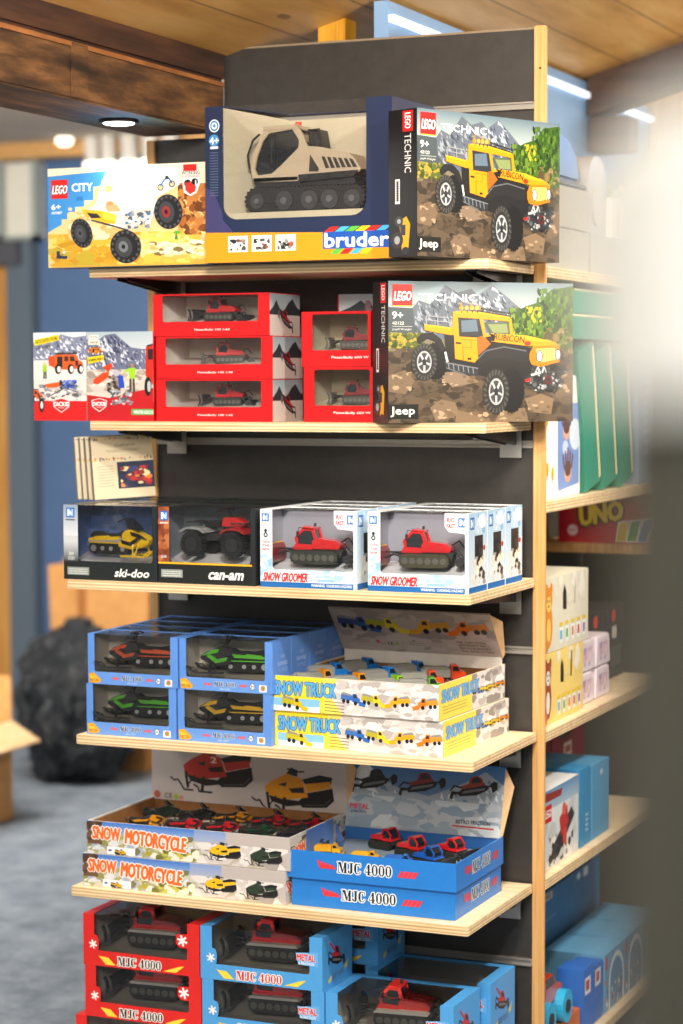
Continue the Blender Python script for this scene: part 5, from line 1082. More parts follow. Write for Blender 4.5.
def moto_front(a):     # 437 x 64 ; crop units 505 x 85
    a.rect(0, 0, 505, 85, '#b8b4a0'); a.quadc(0, 0, 505, 30, '#3c74c8', '#8cacd8'); a.blobs(0, 20, 270, 85, ['#dcdce0', '#a8a468', '#8c9054', '#c4c4b8', '#7c7450', '#d4d8e0', '#a4b0c4'], 210, 11, 3, 1.3); a.blobs(0, 0, 40, 60, ['#4c3828', '#6c5038'], 22, 12, 5)
    a.rect(272, 0, 505, 85, '#b8b0ac'); a.quadc(272, 0, 350, 40, '#7c98cc', '#b0b4c4'); a.blobs(272, 30, 505, 85, ['#ccc6c2', '#a49c98', '#dcd8d4', '#b8b09c'], 70, 20, 6, 1.6); a.blobs(150, 50, 285, 85, ['#a8a038', '#c0b850', '#e8e4d0', '#707028'], 40, 12, 8)
    a.text('SNOW', 16, 14, 86, 46, '#f06c28', .08, '#fff4ec', .06, rot=.02); a.text('MOTORCYCLE', 100, 20, 252, 56, '#f06c28', .08, '#fff4ec', .06, rot=.07)
    a.rect(52, 64, 124, 84, '#eef0f4'); a_sled(a, 88, 82, 34, '#d8a818'); a.rect(56, 71, 64, 76, '#2c4ca0')
    a_sled(a, 344, 62, 88, '#e8b81c', flip=-1, tilt=-.12); a_sled(a, 444, 66, 88, '#2c3c2c', flip=-1, tilt=-.12)
def moto_side(a):      # 150 x 64
    a.rect(0, 0, 150, 64, '#c4c0bc'); a.blobs(0, 6, 150, 64, ['#e0dcd8', '#8c8440', '#5c5450', '#b8b0a8'], 50, 11, 3); a.quadc(40, 0, 110, 60, '#4c74c0', '#7c98cc'); a.text('SNOW', 4, 20, 38, 40, '#e05828', .07, '#f8ece4', .05, rot=-.2); a_sled(a, 84, 50, 32, '#2c3448', flip=-1); a_sled(a, 128, 46, 32, '#b02820', flip=-1)
MW, MD, MH = .437, .278, .0635; Z5 = .5035
mf = art_mesh('mtf', MW, MH, 505, 85, moto_front, 'printed_front'); msd = art_mesh('mts', MD, MH, 150, 64, moto_side, 'printed_side')
MWH = mat('#dcd8d4', .5)
for i, (x, y, z, lb) in enumerate(((-.4385, -.352, Z5, 'closed display tray with printed snowmobiles, under the open snowmobile tray'), (-.4305, -.349, Z5+.0645, 'open display tray filled with small red and black snowmobiles'))):
    t = thing('display_tray', (x, y, z), lb, 'display tray', 'snowmobile trays'); tray(t, 'moto', MW, MD, MH, MWH, M_KRI, mf, msd)
    if i == 0: MB().box(.004, MW-.004, .004, MD-.004, MH-.0035, MH-.0005).obj('closed_lid', M_GREYI, t)
MB().box(.006, MW-.006, .006, MD-.006, .003, .022).obj('card_insert', M_GREYI, t)
def moto_lid(a):       # 437 x 150 ; crop units 660 x 230
    a.rect(0, 0, 660, 250, '#c4bcb8'); a.quadc(0, 0, 660, 250, '#c8c0be', '#bcb2ae'); a.blobs(80, 0, 640, 30, ['#8c7c74', '#a89c94', '#6c7850'], 20, 14, 3)
    a_sled(a, 215, 120, 270, '#b83424', flip=-1, tilt=-.10); a.text('2', 205, 42, 225, 60, '#f0e4dc', .05); a_sled(a, 490, 165, 260, '#d89018', flip=-1, tilt=-.10)
    a.text('CE', 44, 168, 70, 184, '#3c3430', .03); a.ell(18, 174, 12, 12, '#b05848', 14); a.ell(84, 178, 9, 9, '#9cac38', 12); a.ell(102, 180, 8, 8, '#c08c80', 12)
    a.rect(548, 190, 628, 245, '#d4ccc8'); a.text('WARNING', 580, 196, 622, 203, '#4c4440', .03)
    for y in (212, 220, 228, 236): a.line([(554, y), (620, y)], 2, '#7c7470')
lid(t, MW, .122, MD-.008, MH-.005, art_mesh('mtl', MW, .122, 660, 190, moto_lid, 'printed_lid'), mat('#c4bcb8', .5), math.radians(0))
mc = [('#b01c28', 'red'), ('#d89018', 'amber'), ('#1c3c2c', 'dark green'), ('#c01c28', 'red'), ('#1e2024', 'black')]
k = 0
for rr, yy in enumerate((.05, .13, .21)):
    for cc in range(5):
        c_, nm = mc[(cc*2+rr) % 5]; x = -.4305+.055+cc*.082+(rr % 2)*.01
        snowmobile((x, -.349+yy, Z5+.0645+.023+.004*rr), .084, f'tiny {nm} toy snowmobile, {("front", "middle", "back")[rr]} row of the open tray, {("leftmost", "second from left", "middle", "second from right", "rightmost")[cc]}', hood=c_, seat='#18181a', panel='#1e1e22', skis='#1c1c1e', rz=.55, group='tiny snowmobiles in the open tray', mini=True)
BLU = mat('#2478cc', .35)
def mjc_front(a, W_=338, H_=52):
    for i in range(4): a.poly([(60+i*9, 15+i*2.2), (66+i*9, 16+i*2.2), (76+i*8, 30), (66+i*8, 30)], '#d83840'); a.poly([(222+i*9, 34), (230+i*9, 34), (238+i*9, 22), (230+i*9, 22)], '#d83840')
    a.serif('MJC 4000', 102, 15, 212, 35, '#16181c', '#e8f0f8')
def mjc_side(a):
    for i in range(4): a.poly([(44+i*9, 15), (52+i*9, 15), (60+i*9, 30), (52+i*9, 30)], '#c84858'); a.poly([(200+i*8, 32), (207+i*8, 32), (214+i*8, 18), (207+i*8, 18)], '#c84858')
    a.serif('MJC 4000', 86, 12, 190, 34, '#16181c', '#c8dcf0')
JW, JD, JH = .338, .263, .0525
jf = art_mesh('mjf', JW, JH, 338, 52, mjc_front, 'lettering'); js = art_mesh('mjs', JD, JH, 270, 52, mjc_side, 'lettering')
for i, (x, y, z, k_, lb) in enumerate(((.006, -.339, Z5, .0, 'closed bright blue display tray under the open blue tray'), (.000, -.345, Z5+.0535, .0, 'open bright blue display tray with small red snow groomers'))):
    t = thing('display_tray', (x, y, z), lb, 'display tray', 'bright blue trays'); w, d = (JW, JD) if i else (JW-.010, JD-.008)
    tray(t, f'mjc{i}', w, d, JH, BLU, mat('#2c6cb8', .5) if i else M_GREYI, jf, js)
    if i == 0: MB().box(.004, w-.004, .004, d-.004, JH-.0035, JH-.0005).obj('closed_lid', M_GREYI, t)
MB().box(.006, JW-.006, .006, JD-.006, .003, .024).obj('card_insert', mat('#8ea0b0', .6), t)
def mjc_lid(a):        # 325 x 130 ; crop units 455 x 225
    a.quadc(0, 0, 455, 260, '#3c78b8', '#8c9cac'); a.mountain([(0, 60), (40, 10), (90, 60), (150, 90), (240, 110), (340, 60), (400, 20), (455, 60)], 240, '#a4b0bc', '#dce4ec', '#6c88a8', 4, 90); a.blobs(0, 120, 455, 240, ['#b4bcc4', '#ccd4da', '#8ca0b4', '#98a8b8'], 110, 26, 6, 2)
    a.poly([(0, 0), (60, 0), (20, 60), (0, 70)], '#5c88bc'); a.mountain([(20, 40), (44, 6), (80, 50)], 70, '#e4e8ec', '#ffffff', '#a8b4c4', 7, 8)
    for x, c in ((75, '#202228'), (218, '#8c2c28'), (368, '#a03c2c')): a_groomer(a, x, 92, 112, c, '#17181c', -1, '#1c1d22', tilt=.28)
    a.text('METAL', 12, 150, 68, 166, '#d02c38', .07); a.text('& FRICTION', 16, 172, 62, 180, '#26262c', .03); a.text('RETRO FRICTION', 326, 176, 424, 188, '#1c2430', .05); a.line([(316, 196), (436, 198)], 5, '#c02c30')
lid(t, JW, .138, JD-.006, JH-.004, art_mesh('mjl', JW-.012, .138, 455, 225, mjc_lid, 'printed_lid'), mat('#4c80b8', .5), math.radians(-15), True, .006)
for k, (px, py, c_, nm, w_) in enumerate(((.12, .20, '#c41c24', 'red', 'back left'), (.195, .15, '#c41c24', 'red', 'centre'), (.268, .165, '#c41c24', 'red', 'back right'), (.255, .080, '#1c58b0', 'blue', 'front right'))):
    groomer((px+.0, -.345+py, Z5+.0535+.026), .082, f'small {nm} toy snow groomer at the {w_} of the open blue tray', red=c_, blade='#303236', mini=True, yellow=False, rz=PI-.3, group='groomers in the blue tray', tail=False)
for k, (px, py, c_, nm, w_) in enumerate(((.045, .09, '#e0a820', 'yellow', 'left end'), (.135, .06, '#e0a820', 'yellow', 'front middle'), (.205, .055, '#2c68b8', 'blue', 'front, right of the middle'))):
    plow_truck((px, -.345+py, Z5+.0535+.026), .055, f'tiny {nm} toy truck at the {w_} of the open blue tray', c_, rz=.2, group='trucks in the blue tray', bed=c_)
b = MB(); b.add([(.03, .16, .03), (.085, .06, .045), (.09, .065, .062), (.025, .17, .075)], [(0, 1, 2, 3)]); b.obj('clear_flap', M_FILM, t)

# ---------------- lowest shelf: red and blue boxes
Z6 = .1455; RDB = mat('#d42420', .35); BLB = mat('#4c9cdc', .35)
def star(a, x, y, r, c='#f4f4f4'):
    for k in range(3): aa = PI*k/3+.3; a.line([(x-r*math.cos(aa), y-r*math.sin(aa)), (x+r*math.cos(aa), y+r*math.sin(aa))], r*.36, c)
def big_front(red):
    bg = '#d42420' if red else '#4c9cdc'; tx = '#141414' if red else '#c8202c'; H = 100
    def f(a):     # 254 x 102
        a.poly([(22, 40), (32, 42), (36, 54), (34, 70), (22, 76)], bg); star(a, 22, 60, 9, '#f0ece8'); 
        if red: a.poly([(205, 22), (230, 20), (230, 48), (212, 48), (204, 40)], bg); star(a, 218, 34, 11, '#f4f4f4')
        else: a.poly([(200, 32), (246, 28), (246, 56), (206, 54)], '#64aae4'); a.text('METAL', 203, 34, 240, 46, '#d82838', .07, '#f0f4f8', .05); a.text('& FRICTION', 206, 49, 238, 54, '#e8f0f8', .05)
        a.poly([(34, 82), (56, 84), (72, 98), (50, 98)], '#f4d440'); a.poly([(176, 98), (210, 86), (222, 84), (204, 98)], '#f4d440')
        a.serif('MJC 4000', 76, 80, 172, 97, tx, '#f4f0ec')
    return f
def big_side(a):      # 140 x 102
    a_groomer(a, 66, 62, 66, '#c42430', '#1c2028', -1, '#1c2430', tilt=-.2); a.line([(34, 16), (56, 34), (66, 44)], 4, '#c42430'); a.poly([(26, 88), (44, 80), (40, 92), (30, 94)], '#e8d04c'); a.serif('MJC 4000', 44, 78, 100, 90, '#2c5c9c', '#6cacdc'); a.poly([(104, 76), (124, 66), (116, 82), (106, 84)], '#e8d04c')
bf = {r_: art_mesh(f'bf{r_}', .254, .1015, 254, 102, big_front(r_)) for r_ in (True, False)}; bs = art_mesh('bs', .14, .1015, 140, 102, big_side, 'printed_side')
def big_box(x, y, z, red, lb, grp, toy=None, W_=.2545, toyc='#d01c20', rz=0, side=True):
    t = carton((x, y, z), lb, group=grp)
    carton_parts(f'big{red}', t, W_, .142, .1015, RDB if red else BLB, M_GREYI, .024, .026, .030, 0, (.022, .024, .018), .006, inner_floor=mat('#a8a49c', .6))
    on_front(bf[red], t)
    if side: on_right(bs, t, W_)
    if toy: groomer((x+.128, y+.070, z+.040), .155, toy, red=toyc, blade='#3c4044', yellow=False, rz=rz, trk='#2a2a2a', guard='#b4b2ac')
rl = ['lowest', 'middle', 'top']
for i in range(3):
    big_box((-.452, -.4305, -.4335)[i], -.362, Z6+i*.1018, True, f'red window box with star badges, {rl[i]} of the red stack', 'stack of red window boxes', f'dark red toy snow groomer in the {rl[i]} red box of the stack' if i else None, rz=.08)
for i in range(3):
    big_box(-.1765+(0 if i == 2 else .003), -.362, Z6+i*.1018, False, f'light blue window box, {rl[i]} of the blue stack beside the red stack', 'stack of blue window boxes', f'red toy snow groomer in the {rl[i]} light blue box beside the red boxes' if i else None, toyc='#e02028', rz=.1)
for i in range(3):
    big_box(-.150, -.155, Z6+i*.1018, False, f'light blue window box, {rl[i]} of the stack behind the blue stack', 'second stack of blue window boxes')
for i in range(2):
    big_box(.083, -.358, Z6+i*.1018, False, f'light blue window box, {rl[i]} of the low front stack at the right', 'low front stack of blue window boxes', 'red toy snow groomer in the low blue box at the bottom right' if i else None, toyc='#d83028', rz=.12, W_=.2545)
    big_box(.095, -.190, Z6+i*.1018, False, f'light blue window box, {rl[i]} of the low rear stack at the right', 'low rear stack of blue window boxes')

# ================================================================== behind the right post
SHX = .372
def side_box(y0, z, W_, D_, H_, m, label, art=None, akey=None, cw=100, ch=100, group=None, x1=SHX, tilt=0, cat='box', name='carton_box'):
    t = thing(name, (x1-W_, y0, z), label, cat, group); t.rotation_euler = (tilt, 0, 0)
    MB().box(0, W_, 0, D_, 0, H_).obj('carton', m, t, bevel=.001)
    if art: on_right(art_mesh(akey, D_, H_, cw, ch, art), t, W_)
    return t
GRB = mat('#a8a8a0', .6)
def cactus(a, x, y, s, c='#5c9a2c'):
    a.poly([(x-s*.5, y+s*.3), (x+s*.5, y+s*.3), (x+s*.36, y+s*1.5), (x-s*.36, y+s*1.5)], '#d8985c'); a.rect(x-s*.56, y+s*.2, x+s*.56, y+s*.45, '#e0a870'); a.ell(x, y-s*.4, s*.48, s*.85, c, 14)
    a.poly([(x-s*.1, y-s*1.1), (x+s*.1, y-s*1.1), (x+s*.06, y+s*.1), (x-s*.06, y+s*.1)], '#98c850'); a.ell(x-s*.4, y, s*.2, s*.4, '#4c8424', 10); a.ell(x+s*.4, y-.1*s, s*.2, s*.4, '#78b040', 10)
Zs = 1.7085
pl = lambda a: (cactus(a, 30, 30, 12))
side_box(.060, Zs, .28, .296, .083, GRB, 'grey box with a printed cactus pot, standing on the side shelf, lower of two', pl, 'cac', 296, 83, 'grey boxes with cactus prints')
side_box(.062, Zs+.084, .28, .294, .083, GRB, 'grey box with a printed cactus pot, stacked on top of another grey box', pl, 'cac', 296, 83, 'grey boxes with cactus prints')
side_box(.364, Zs, .28, .50, .083, GRB, 'long grey box with two printed flower pots, right of the cactus boxes', lambda a: (cactus(a, 150, 30, 14, '#c86c48'), cactus(a, 225, 28, 14, '#9cb070')), 'cac2', 500, 83)
t = thing('storage_case', (.12, .075, Zs+.168), 'glossy blue case with dark base on the grey cactus boxes', 'case')
MB().box(0, .25, 0, .27, 0, .012).obj('base', mat('#3c4248', .5), t, bevel=.003); MB().prism([(.01, .012), (.26, .012), (.235, .075), (.18, .105), (.07, .105), (.02, .075)], .02, .24, 'x').obj('shell', mat('#3a6cae', .45), t, bevel=.01)
t = thing('plastic_pouch', (.30, .385, Zs+.084), 'arched clear plastic pouch standing right of the blue case', 'pouch')
MB().prism(rrect(0, .135, 0, .165, .06, 8, (0, 1, 1, 0)), 0, .06, 'x').obj('shell', mat('#a8a8a8', .4), t, bevel=.012); MB().prism(rrect(.03, .10, .02, .10, .03, 6), .0605, .064, 'x').obj('pocket', mat('#b4b0ac', .4), t)
t = thing('gift_carton', (.29, .535, Zs+.084), 'white carton with a golden print beside the clear plastic pouch', 'box'); MB().box(0, .08, 0, .10, 0, .085).obj('carton', mat('#f0f0ea', .5), t, bevel=.001)
on_right(art_mesh('gold', .10, .085, 100, 85, lambda a: (a.poly([(30, 30), (60, 26), (56, 80), (34, 80)], '#d8b04c'), a.ell(45, 26, 14, 10, '#e8c870'))), t, .08)
t = thing('artificial_plant', (.33, .735, Zs+.084), 'pale green artificial plant on the long grey box', 'plant')
MB().lathe((0, 0, 0), [(.03, 0), (.04, .045), (.036, .045)], 16).obj('pot', mat('#e4e0d8', .5), t)
r = random.Random(5); b = MB()
for _ in range(60):
    a_ = r.uniform(0, 6.28); e = r.uniform(.02, .07); z = r.uniform(.05, .12); c_ = Vector((e*math.cos(a_), e*math.sin(a_), z)); d = Vector((r.uniform(-1, 1), r.uniform(-1, 1), r.uniform(.2, 1))).normalized()*.022; n_ = d.orthogonal().normalized()*.008
    b.add([c_-d, c_+n_, c_+d, c_-n_], [(0, 1, 2, 3)])
for _ in range(14): a_ = r.uniform(0, 6.28); b.tube([(0, 0, .03), (.03*math.cos(a_), .03*math.sin(a_), .08), (.05*math.cos(a_), .05*math.sin(a_), .11)], .0015, 4)
b.obj('foliage', mat('#c0d0a8', .6), t)
# green boxes
GRN = mat('#2c8c74', .5); Zg = 1.2525
gl = ['leftmost of the three leaning green boxes, beside the glove card', 'middle one of the three leaning green boxes', 'rightmost of the three leaning green boxes']
for i in range(3):
    y = .335+i*.128
    t = side_box(y, Zg, .22, .112, .298, GRN, gl[i], group='leaning green boxes', tilt=math.radians(11)); MB().box(.2202, .2212, .100, .1125, .01, .29).obj('cream_edge', mat('#d8d4a8', .5), t)
    t.location.z += .0005
for i in range(2):
    t = side_box(.235+i*.01, 1.5720+i*.052, .22, .60, .050, GRN, ('lower', 'upper')[i]+' of the two green boxes lying flat over the leaning green boxes', group='green boxes lying flat'); MB().box(.2202, .2212, .003, .30, .046, .0505).obj('cream_edge', mat('#d8d4a8', .5), t)
t = side_box(.745, Zg, .20, .125, .30, mat('#a8bcd4', .5), 'pale blue box with faint white writing right of the leaning green boxes', lambda a: [a.rect(40, 40+i*22, 80, 52+i*22, '#dce6f0') for i in range(9)], 'pbx', 120, 290)
def glove(a):          # 100 x 130
    a.rect(0, 0, 100, 130, '#f2f2f0'); a.poly([(4, 30), (96, 28), (96, 120), (12, 126), (4, 100)], '#7c98d0'); a.line([(10, 0), (70, 26), (60, 40)], 1.5, '#a8acb4'); a.ell(80, 64, 24, 18, '#d8e4f4', 14); a.ell(40, 78, 12, 8, '#c4d4f0')
    for cx, cy, c in ((44, 52, '#5c4440'), (50, 100, '#6c4c44')):
        a.ell(cx, cy+6, 15, 12, '#d8a890', 12)
        for k in range(5): a.line([(cx-14+k*7, cy+2), (cx-20+k*10, cy-22+abs(k-2)*4)], 5.5, c)
        a.ell(cx, cy+2, 13, 9, c, 12)
t = thing('glove_card', (.345, .150, Zg), 'white and blue card with pictures of gloved hands, right of the post', 'card'); MB().box(0, .02, 0, .165, .0, .245).obj('card', mat('#eceef0', .5), t, bevel=.001); on_right(art_mesh('glv', .165, .235, 100, 130, glove), t, .02, z=.005)
t = side_box(.045, Zg, .05, .10, .21, mat('#f4f2ea', .5), 'white carton with yellow tree prints next to the pine post', lambda a: [(a.ell(x, y, 9, 14, '#e0b820'), a.line([(x, y), (x, y+22)], 3, '#a88c28')) for x, y in ((30, 50), (32, 150), (66, 160))], 'wyt', 100, 210)
# game box on the cross shelf
t = thing('game_box', (.118, .945, 1.1005), 'red card game box with big yellow lettering on the small cross shelf', 'game box'); MB().box(0, .36, 0, .07, 0, .118).obj('carton', mat('#b01828', .4), t, bevel=.001)
def uno(a):            # 360 x 118
    for i in range(9): a.ell(150+i*24, 10+(i % 2)*6, 9, 12, '#8c3c40' if i % 2 else '#a85c50', 10)
    a.text('UNO', 52, 26, 158, 68, '#f0cc20', .12, '#141414', .10, rot=-.17, shear=.1); a.ell(36, 88, 13, 13, '#e8c8c8', 14); a.text('MATTEL', 27, 85, 45, 91, '#b01828', .02)
    for i, c in enumerate(('#e0c030', '#3c9c50', '#3c64b8', '#c03c38', '#7c88c8')): a.poly([(150+i*30, 66-i*4), (178+i*30, 62-i*4), (170+i*26, 114), (142+i*26, 114)], '#e8e4e0'); a.poly([(153+i*30, 70-i*4), (175+i*30, 66-i*4), (167+i*26, 111), (146+i*26, 111)], c)
    a.ell(268, 100, 16, 12, '#e0b030')
on_front(art_mesh('uno', .36, .118, 360, 118, uno), t)
# animal boxes
def animal(bg, fur, face, spots):
    def f(a):          # 290 x 150
        a.blobs(0, 0, 290, 60, [bg, '#e8e4d4'], 14, 20, 3); a.ell(28, 96, 24, 44, fur, 18); a.ell(28, 44, 22, 26, fur, 16); a.ell(14, 22, 8, 12, fur, 10); a.ell(44, 22, 8, 12, fur, 10); a.ell(28, 52, 14, 16, face, 14); a.ell(22, 46, 2.5, 3.5, '#1c1c1c', 8); a.ell(34, 46, 2.5, 3.5, '#1c1c1c', 8); a.ell(28, 56, 4, 3, '#1c1c1c', 8); a.ell(28, 104, 13, 24, face, 14); a.ell(16, 136, 10, 12, '#d86c50' if spots else fur, 10)
        a.poly([(118, 70), (118, 36), (128, 20), (140, 36), (142, 72)], '#2c281c'); a.line([(200, 10), (196, 66)], 9 if spots else 2, '#3c3424')
        for i, c in enumerate(('#58b0d0', '#60b060', '#e08840', '#d05060', '#9068b0')): x = 96+i*38; a.rect(x, 96, x+22, 104, '#e8c820'); a.poly([(x-2, 106), (x+24, 106), (x+20, 138), (x+2, 138)], '#e8ecec'); a.rect(x+4, 112, x+18, 130, c)
    return f
side_box(.060, .8035, .22, .262, .142, mat('#e8cc74', .55), 'yellow carton with a brown and white animal, under the grey animal carton', animal('#e8d080', '#a04c30', '#f0ece4', True), 'cow', 290, 150, 'animal cartons')
side_box(.060, .9460, .22, .298, .150, mat('#d4d0bc', .55), 'pale grey carton with an orange animal, on top of the yellow carton', animal('#dcd8c4', '#e09028', '#f4cc60', False), 'lion', 290, 150, 'animal cartons')
sp = [('lower left', .332, .8035), ('lower right', .452, .8035), ('upper left', .338, .8715), ('upper right', .455, .8715)]
for nm, y, z in sp:
    t = thing('craft_packet', (.27, y, z), f'small pinkish white packet, {nm} one of four beside the animal cartons', 'packet', 'small pinkish packets')
    MB().prism([(0, 0), (.112, 0), (.104, .066), (.008, .066)], 0, .09, 'x').obj('wrapper', mat('#e8dce4', .4), t, bevel=.003)
    on_right(art_mesh('pkt', .10, .055, 100, 55, lambda a: (a.ell(50, 28, 34, 20, '#e0c0cc'), a.blobs(20, 8, 80, 48, ['#c88ca0', '#f0e0e8', '#a8a0c8'], 14, 8, 3))), t, .09, .006, .005)
for i in range(2):
    side_box(.60+i*.145, .8035, .12, .14, .165, mat('#2c2a2c', .5), ('nearer', 'farther')[i]+' of two dark boxes with a red dot behind the pinkish packets', lambda a: (a.ell(40, 24, 14, 16, '#c03c30'), a.rect(30, 50, 60, 80, '#c8c0b8'), a.rect(20, 100, 90, 150, '#4c4a4c')), 'dkb', 110, 180, 'dark boxes', x1=.30)
# second side shelf from below
def snowset(a):        # 230 x 165
    a.blobs(0, 0, 230, 165, ['#dce0e0', '#c4c8c8', '#ece8e4'], 30, 26, 3); a.quadc(0, 0, 230, 40, '#5c8cb8', '#a8bccc'); a.poly([(0, 4), (120, 10), (110, 24), (0, 22)], '#8c3028'); a.rect(8, 30, 50, 66, '#c81c20'); a.text('LEGO', 11, 40, 48, 56, '#ffffff', .05)
    a.poly([(60, 120), (180, 60), (200, 80), (90, 150), (40, 150)], '#2c2c30'); a.poly([(100, 70), (150, 50), (160, 90), (110, 110)], '#b82c28'); a.ell(130, 56, 12, 14, '#d85c48'); a.blobs(30, 100, 190, 160, ['#3c3c40', '#8c9094', '#1c1c1e'], 26, 12, 8); a.poly([(120, 100), (150, 96), (146, 130), (124, 132)], '#c84034')
side_box(.060, .5105, .145, .235, .160, mat('#d4d8d8', .5), 'white toy box with a red and black snow vehicle, behind the pine post', snowset, 'sns', 230, 165, cat='toy box')
side_box(.305, .5105, .14, .075, .165, mat('#2f86b8', .5), 'teal blue box standing right of the white snow vehicle box', lambda a: [a.rect(40, 110+i*12, 60, 116+i*12, '#a8c8d8') for i in range(4)], 'teal', 80, 185)
side_box(.390, .5105, .14, .13, .160, mat('#4c98c4', .5), 'paler blue box right of the teal blue box', lambda a: a.ell(70, 26, 12, 7, '#c8dce4'), 'pale', 130, 185)
for i in range(3):
    side_box(.07+i*.255, .5105, .12, .25, .262, mat('#7c1c28', .5), ('nearest', 'middle', 'farthest')[i]+' of the dark red boxes at the back of the shelf', lambda a: (a.rect(60, 40, 140, 90, '#2c2a2c'), a.rect(90, 100, 150, 130, '#c0b8b0'), a.rect(100, 108, 140, 122, '#8c2430')), 'dred', 250, 245, 'dark red boxes', x1=.22)
# lowest side shelf
Zl = .1085
side_box(.53, Zl, .14, .45, .240, mat('#3c6c94', .5), 'tall slate blue box with a small white label on the lowest side shelf', lambda a: (a.rect(8, 8, 60, 34, '#c4b49c'), a.rect(14, 14, 50, 28, '#8c7c6c'), a.ell(220, 24, 12, 12, '#d0dce4'), a.rect(250, 8, 280, 40, '#dce4ea'), a.line([(10, 100), (80, 100)], 3, '#8ca8bc')), 'slate', 360, 375, x1=.215)
t = thing('toy_box', (.20, .062, Zl), 'orange box with a rounded teal forest backing card and a toy truck', 'toy box')
MB().prism([(0, 0), (.255, 0), (.255, .062), (0, .062)], 0, .17, 'x').obj('base_box', mat('#c4682c', .5), t, bevel=.001)
MB().prism(rrect(.0, .250, .0625, .245, .06, 8, (0, 1, 0, 0)), .08, .09, 'x').obj('backing_card', mat('#7cb8c0', .5), t)
def forest(a):
    a.quadc(0, 40, 250, 182, '#9cccd0', '#6c8c90'); 
    for i in range(22): x = i*12; h = 30+((i*7) % 5)*8; a.poly([(x, 150), (x+7, 150-h), (x+14, 150)], '#2c4c44')
    a.blobs(150, 110, 250, 182, ['#a85c30', '#c47038'], 20, 16, 3)
place_art(art_mesh('forest', .235, .12, 250, 182, forest), t, (.0905, .004, .064), *RI)
v = thing('toy_monster_truck', (.335, .150, Zl+.0625), 'toy monster truck with bright blue wheels in front of the teal card', 'toy vehicle', rz=PI/2)
for x in (-.055, .055):
    for y in (-.03, .03):
        w = MB().cyl((x, y, .034), .034, .026, n=22).obj('wheel', mat('#2ca8d8', .4), v); MB().cyl((x, y+(.014 if y > 0 else -.014), .034), .014, .003, n=12).obj('hub', mat('#2c2420', .5), w)
MB().prism([(-.07, .05), (.07, .05), (.08, .075), (.04, .085), (.015, .11), (-.035, .11), (-.05, .085), (-.08, .08)], -.024, .024).obj('body', mat('#b83c24', .3, 0, 0, .4), v, bevel=.003)
MB().prism([(-.03, .087), (.03, .087), (.012, .106), (-.03, .106)], -.0245, .0245).obj('windows', GL, v); MB().tube([(-.055, -.02, .034), (0, 0, .055), (.055, .02, .034)], .005).tube([(-.055, .02, .034), (0, 0, .055), (.055, -.02, .034)], .005).obj('chassis', DK, v)
for i in range(2):
    side_box(.335+i*.075, Zl, .06, .07, .135-.01*i, mat('#2c6cc4', .5), ('left', 'right')[i]+' of two narrow bright blue boxes with a white label', lambda a: (a.rect(10, 20, 50, 56, '#e8ecf0'), a.rect(16, 26, 42, 48, '#b83c38')), 'nbl', 70, 135, 'narrow blue boxes')
def arch(a):
    a.rect(0, 0, 150, 130, '#5c9cc4'); pts = [(30, 130)]+[(90+60*math.cos(PI-PI*i/12), 70-60*math.sin(PI-PI*i/12)) for i in range(13)]+[(150, 130)]
    a.poly(pts, '#e4ecf0'); a.poly([(40, 130)]+[(90+50*math.cos(PI-PI*i/12), 74-52*math.sin(PI-PI*i/12)) for i in range(13)]+[(140, 130)], '#4484b4'); a.blobs(50, 70, 135, 128, ['#8c94a0', '#c8a068', '#d8dce0', '#3c5c7c'], 26, 9, 3); a.rect(2, 6, 20, 36, '#c83838'); a.blobs(2, 60, 24, 128, ['#c87838', '#e0e4e8', '#3474a8'], 12, 8, 5)
al = ['nearest', 'middle', 'farthest']
for i in range(3):
    side_box(.495+i*.158, Zl, .14, .15, .128, mat('#6cacd4', .45), al[i]+' of the light blue boxes with a white arch on the lowest side shelf', arch, 'arch', 150, 130, 'light blue arch boxes')

# ================================================================== left background
CB = thing('cardboard_box', (-2.73, 1.86, 0), 'open brown cardboard box with its flaps out, at the left edge', 'cardboard box')
b = MB(); b.box(0, .50, 0, .006, 0, .335); b.box(0, .50, .394, .40, 0, .335); b.box(0, .006, .006, .394, 0, .335); b.box(.494, .50, .006, .394, 0, .335); b.box(0, .5, 0, .4, 0, .006)
b.obj('carton', M_BOXK, CB)
for nm, q_ in (('flap', [(.50, 0, .335), (.60, -.02, .27), (.60, .42, .27), (.50, .40, .335)]), ('flap', [(0, .40, .335), (.50, .40, .335), (.46, .46, .475), (.02, .46, .475)]), ('flap', [(0, 0, .335), (.5, 0, .335), (.50, -.12, .30), (0, -.12, .30)])):
    MB().add(q_+[(x, y, z+.005) for x, y, z in q_], [(3, 2, 1, 0), (4, 5, 6, 7), (0, 1, 5, 4), (1, 2, 6, 5), (2, 3, 7, 6), (3, 0, 4, 7)]).obj(nm, M_BOXL if q_[0][2] == .335 and q_[1][1] < .3 else M_BOXK, CB)
t = thing('cardboard_box', (-2.66, 3.22, 0), 'tall tan cardboard box behind the black rubbish bag', 'cardboard box'); MB().prism([(.03, 0), (.42, 0), (.44, .775), (0, .775)], 0, .4).obj('carton', M_BOXK, t, bevel=.003)
MB().box(.13, .17, -.003, .0, .30, .770).obj('tape', mat('#9c6430', .5), t)
t = thing('cardboard_box', (-2.205, 3.40, 0), 'paler cardboard box to the right of the tall tan one', 'cardboard box'); MB().box(0, .34, 0, .4, 0, .75).obj('carton', M_BOXL, t, bevel=.003); MB().box(.15, .19, -.002, 0, 0, .75).obj('tape', mat('#b08850', .5), t)
t = thing('wooden_doll', (-2.575, 3.33, .776), 'round headed wooden doll on top of the tall tan box', 'doll')
MB().lathe((0, 0, 0), [(.030, 0), (.042, .02), (.036, .045), (.018, .06)], 20).obj('body', mat('#d8a060', .5), t, smooth=True)
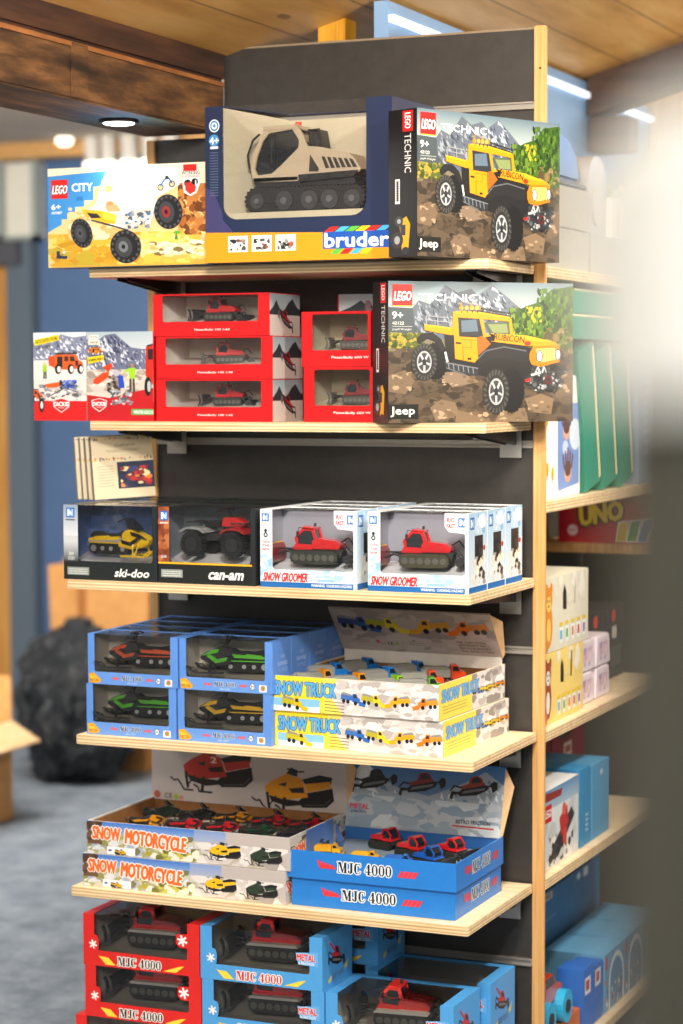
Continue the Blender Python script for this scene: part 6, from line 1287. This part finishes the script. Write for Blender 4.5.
MB().lathe((0, 0, .055), [(.012, 0), (.034, .012), (.044, .04), (.036, .068), (.012, .082)], 20).obj('head', mat('#e8a860', .45), t, smooth=True)
b = MB(); b.tube([(.03, 0, .035), (.065, 0, .02), (.075, 0, .008)], .010); b.tube([(-.03, 0, .035), (-.055, 0, .02), (-.07, 0, .009)], .010); b.obj('arms', mat('#d8a060', .5), t)
# rubbish bag
def bag():
    from mathutils import noise as mn
    bm = bmesh.new(); bmesh.ops.create_icosphere(bm, subdivisions=6, radius=1)
    for v_ in bm.verts:
        p = v_.co.copy(); h = (p.z+1)/2; k = (1.02-.22*h-.30*max(0, h-.7)*2.2)
        base = max(0, .12-h)*1.4
        fold = .16*mn.noise(Vector((p.x*2.0, p.y*2.0+3, p.z*1.3)))+.16*abs(mn.noise(Vector((p.x*5, p.y*5, p.z*3+4))))+.07*abs(mn.noise(p*9))+.03*mn.noise(p*19)
        r_ = k*(1+fold*1.6)+base*.3
        v_.co = Vector((p.x*r_*.235, p.y*r_*.20, .30+p.z*.30*(1+fold*.6)))
        if v_.co.z < .004: v_.co.z = .004
    me = bpy.data.meshes.new('bag_skin'); bm.to_mesh(me); bm.free()
    for p in me.polygons: p.use_smooth = True
    return me
m, nt, bs_ = nodes('black_plastic'); bs_.inputs['Base Color'].default_value = (*lin('#2a2e33'), 1); bs_.inputs['Roughness'].default_value = .24
n_ = noise(nt, coords(nt, (1, 1, .7)), 9, 5, .6); n_.inputs['Distortion'].default_value = 1.8; bump(nt, bs_, n_, 1.0, .07)
t = thing('rubbish_bag', (-2.385, 2.98, 0), 'full black plastic rubbish bag on the grey carpet', 'rubbish bag'); me = bag(); me.materials.append(m); link(me, 'bag_skin', t)
MB().lathe((.0, 0, .585), [(.05, -.03), (.045, -.01), (.055, .01), (.05, .02), (.03, .024)], 9).obj('gathered_top', m, t, smooth=True)

# ================================================================== blurred stand close to the camera
d0 = fw*.46+r2*((666-341.5)/2195.5*.46)
st = thing('display_stand', (CAM.x+d0.x, CAM.y+d0.y, 0), 'blurred dark grey green stand with a pale top, close up at the right edge', 'display stand', rz=-YAW*1.0*0+math.atan2(rt.y, rt.x))
MB().box(0, .12, 0, .10, 0, 1.492).obj('column', speckle('grey_green_paint', [(.3, '#34362e'), (.7, '#3e4038')], 6, .6), st, bevel=.004)
MB().prism(rrect(-.006, .128, 1.4925, 1.556, .012, 6, (0, 1, 1, 0)), -.004, .104).obj('top_block', mat('#ccd2d2', .5), st, bevel=.004)
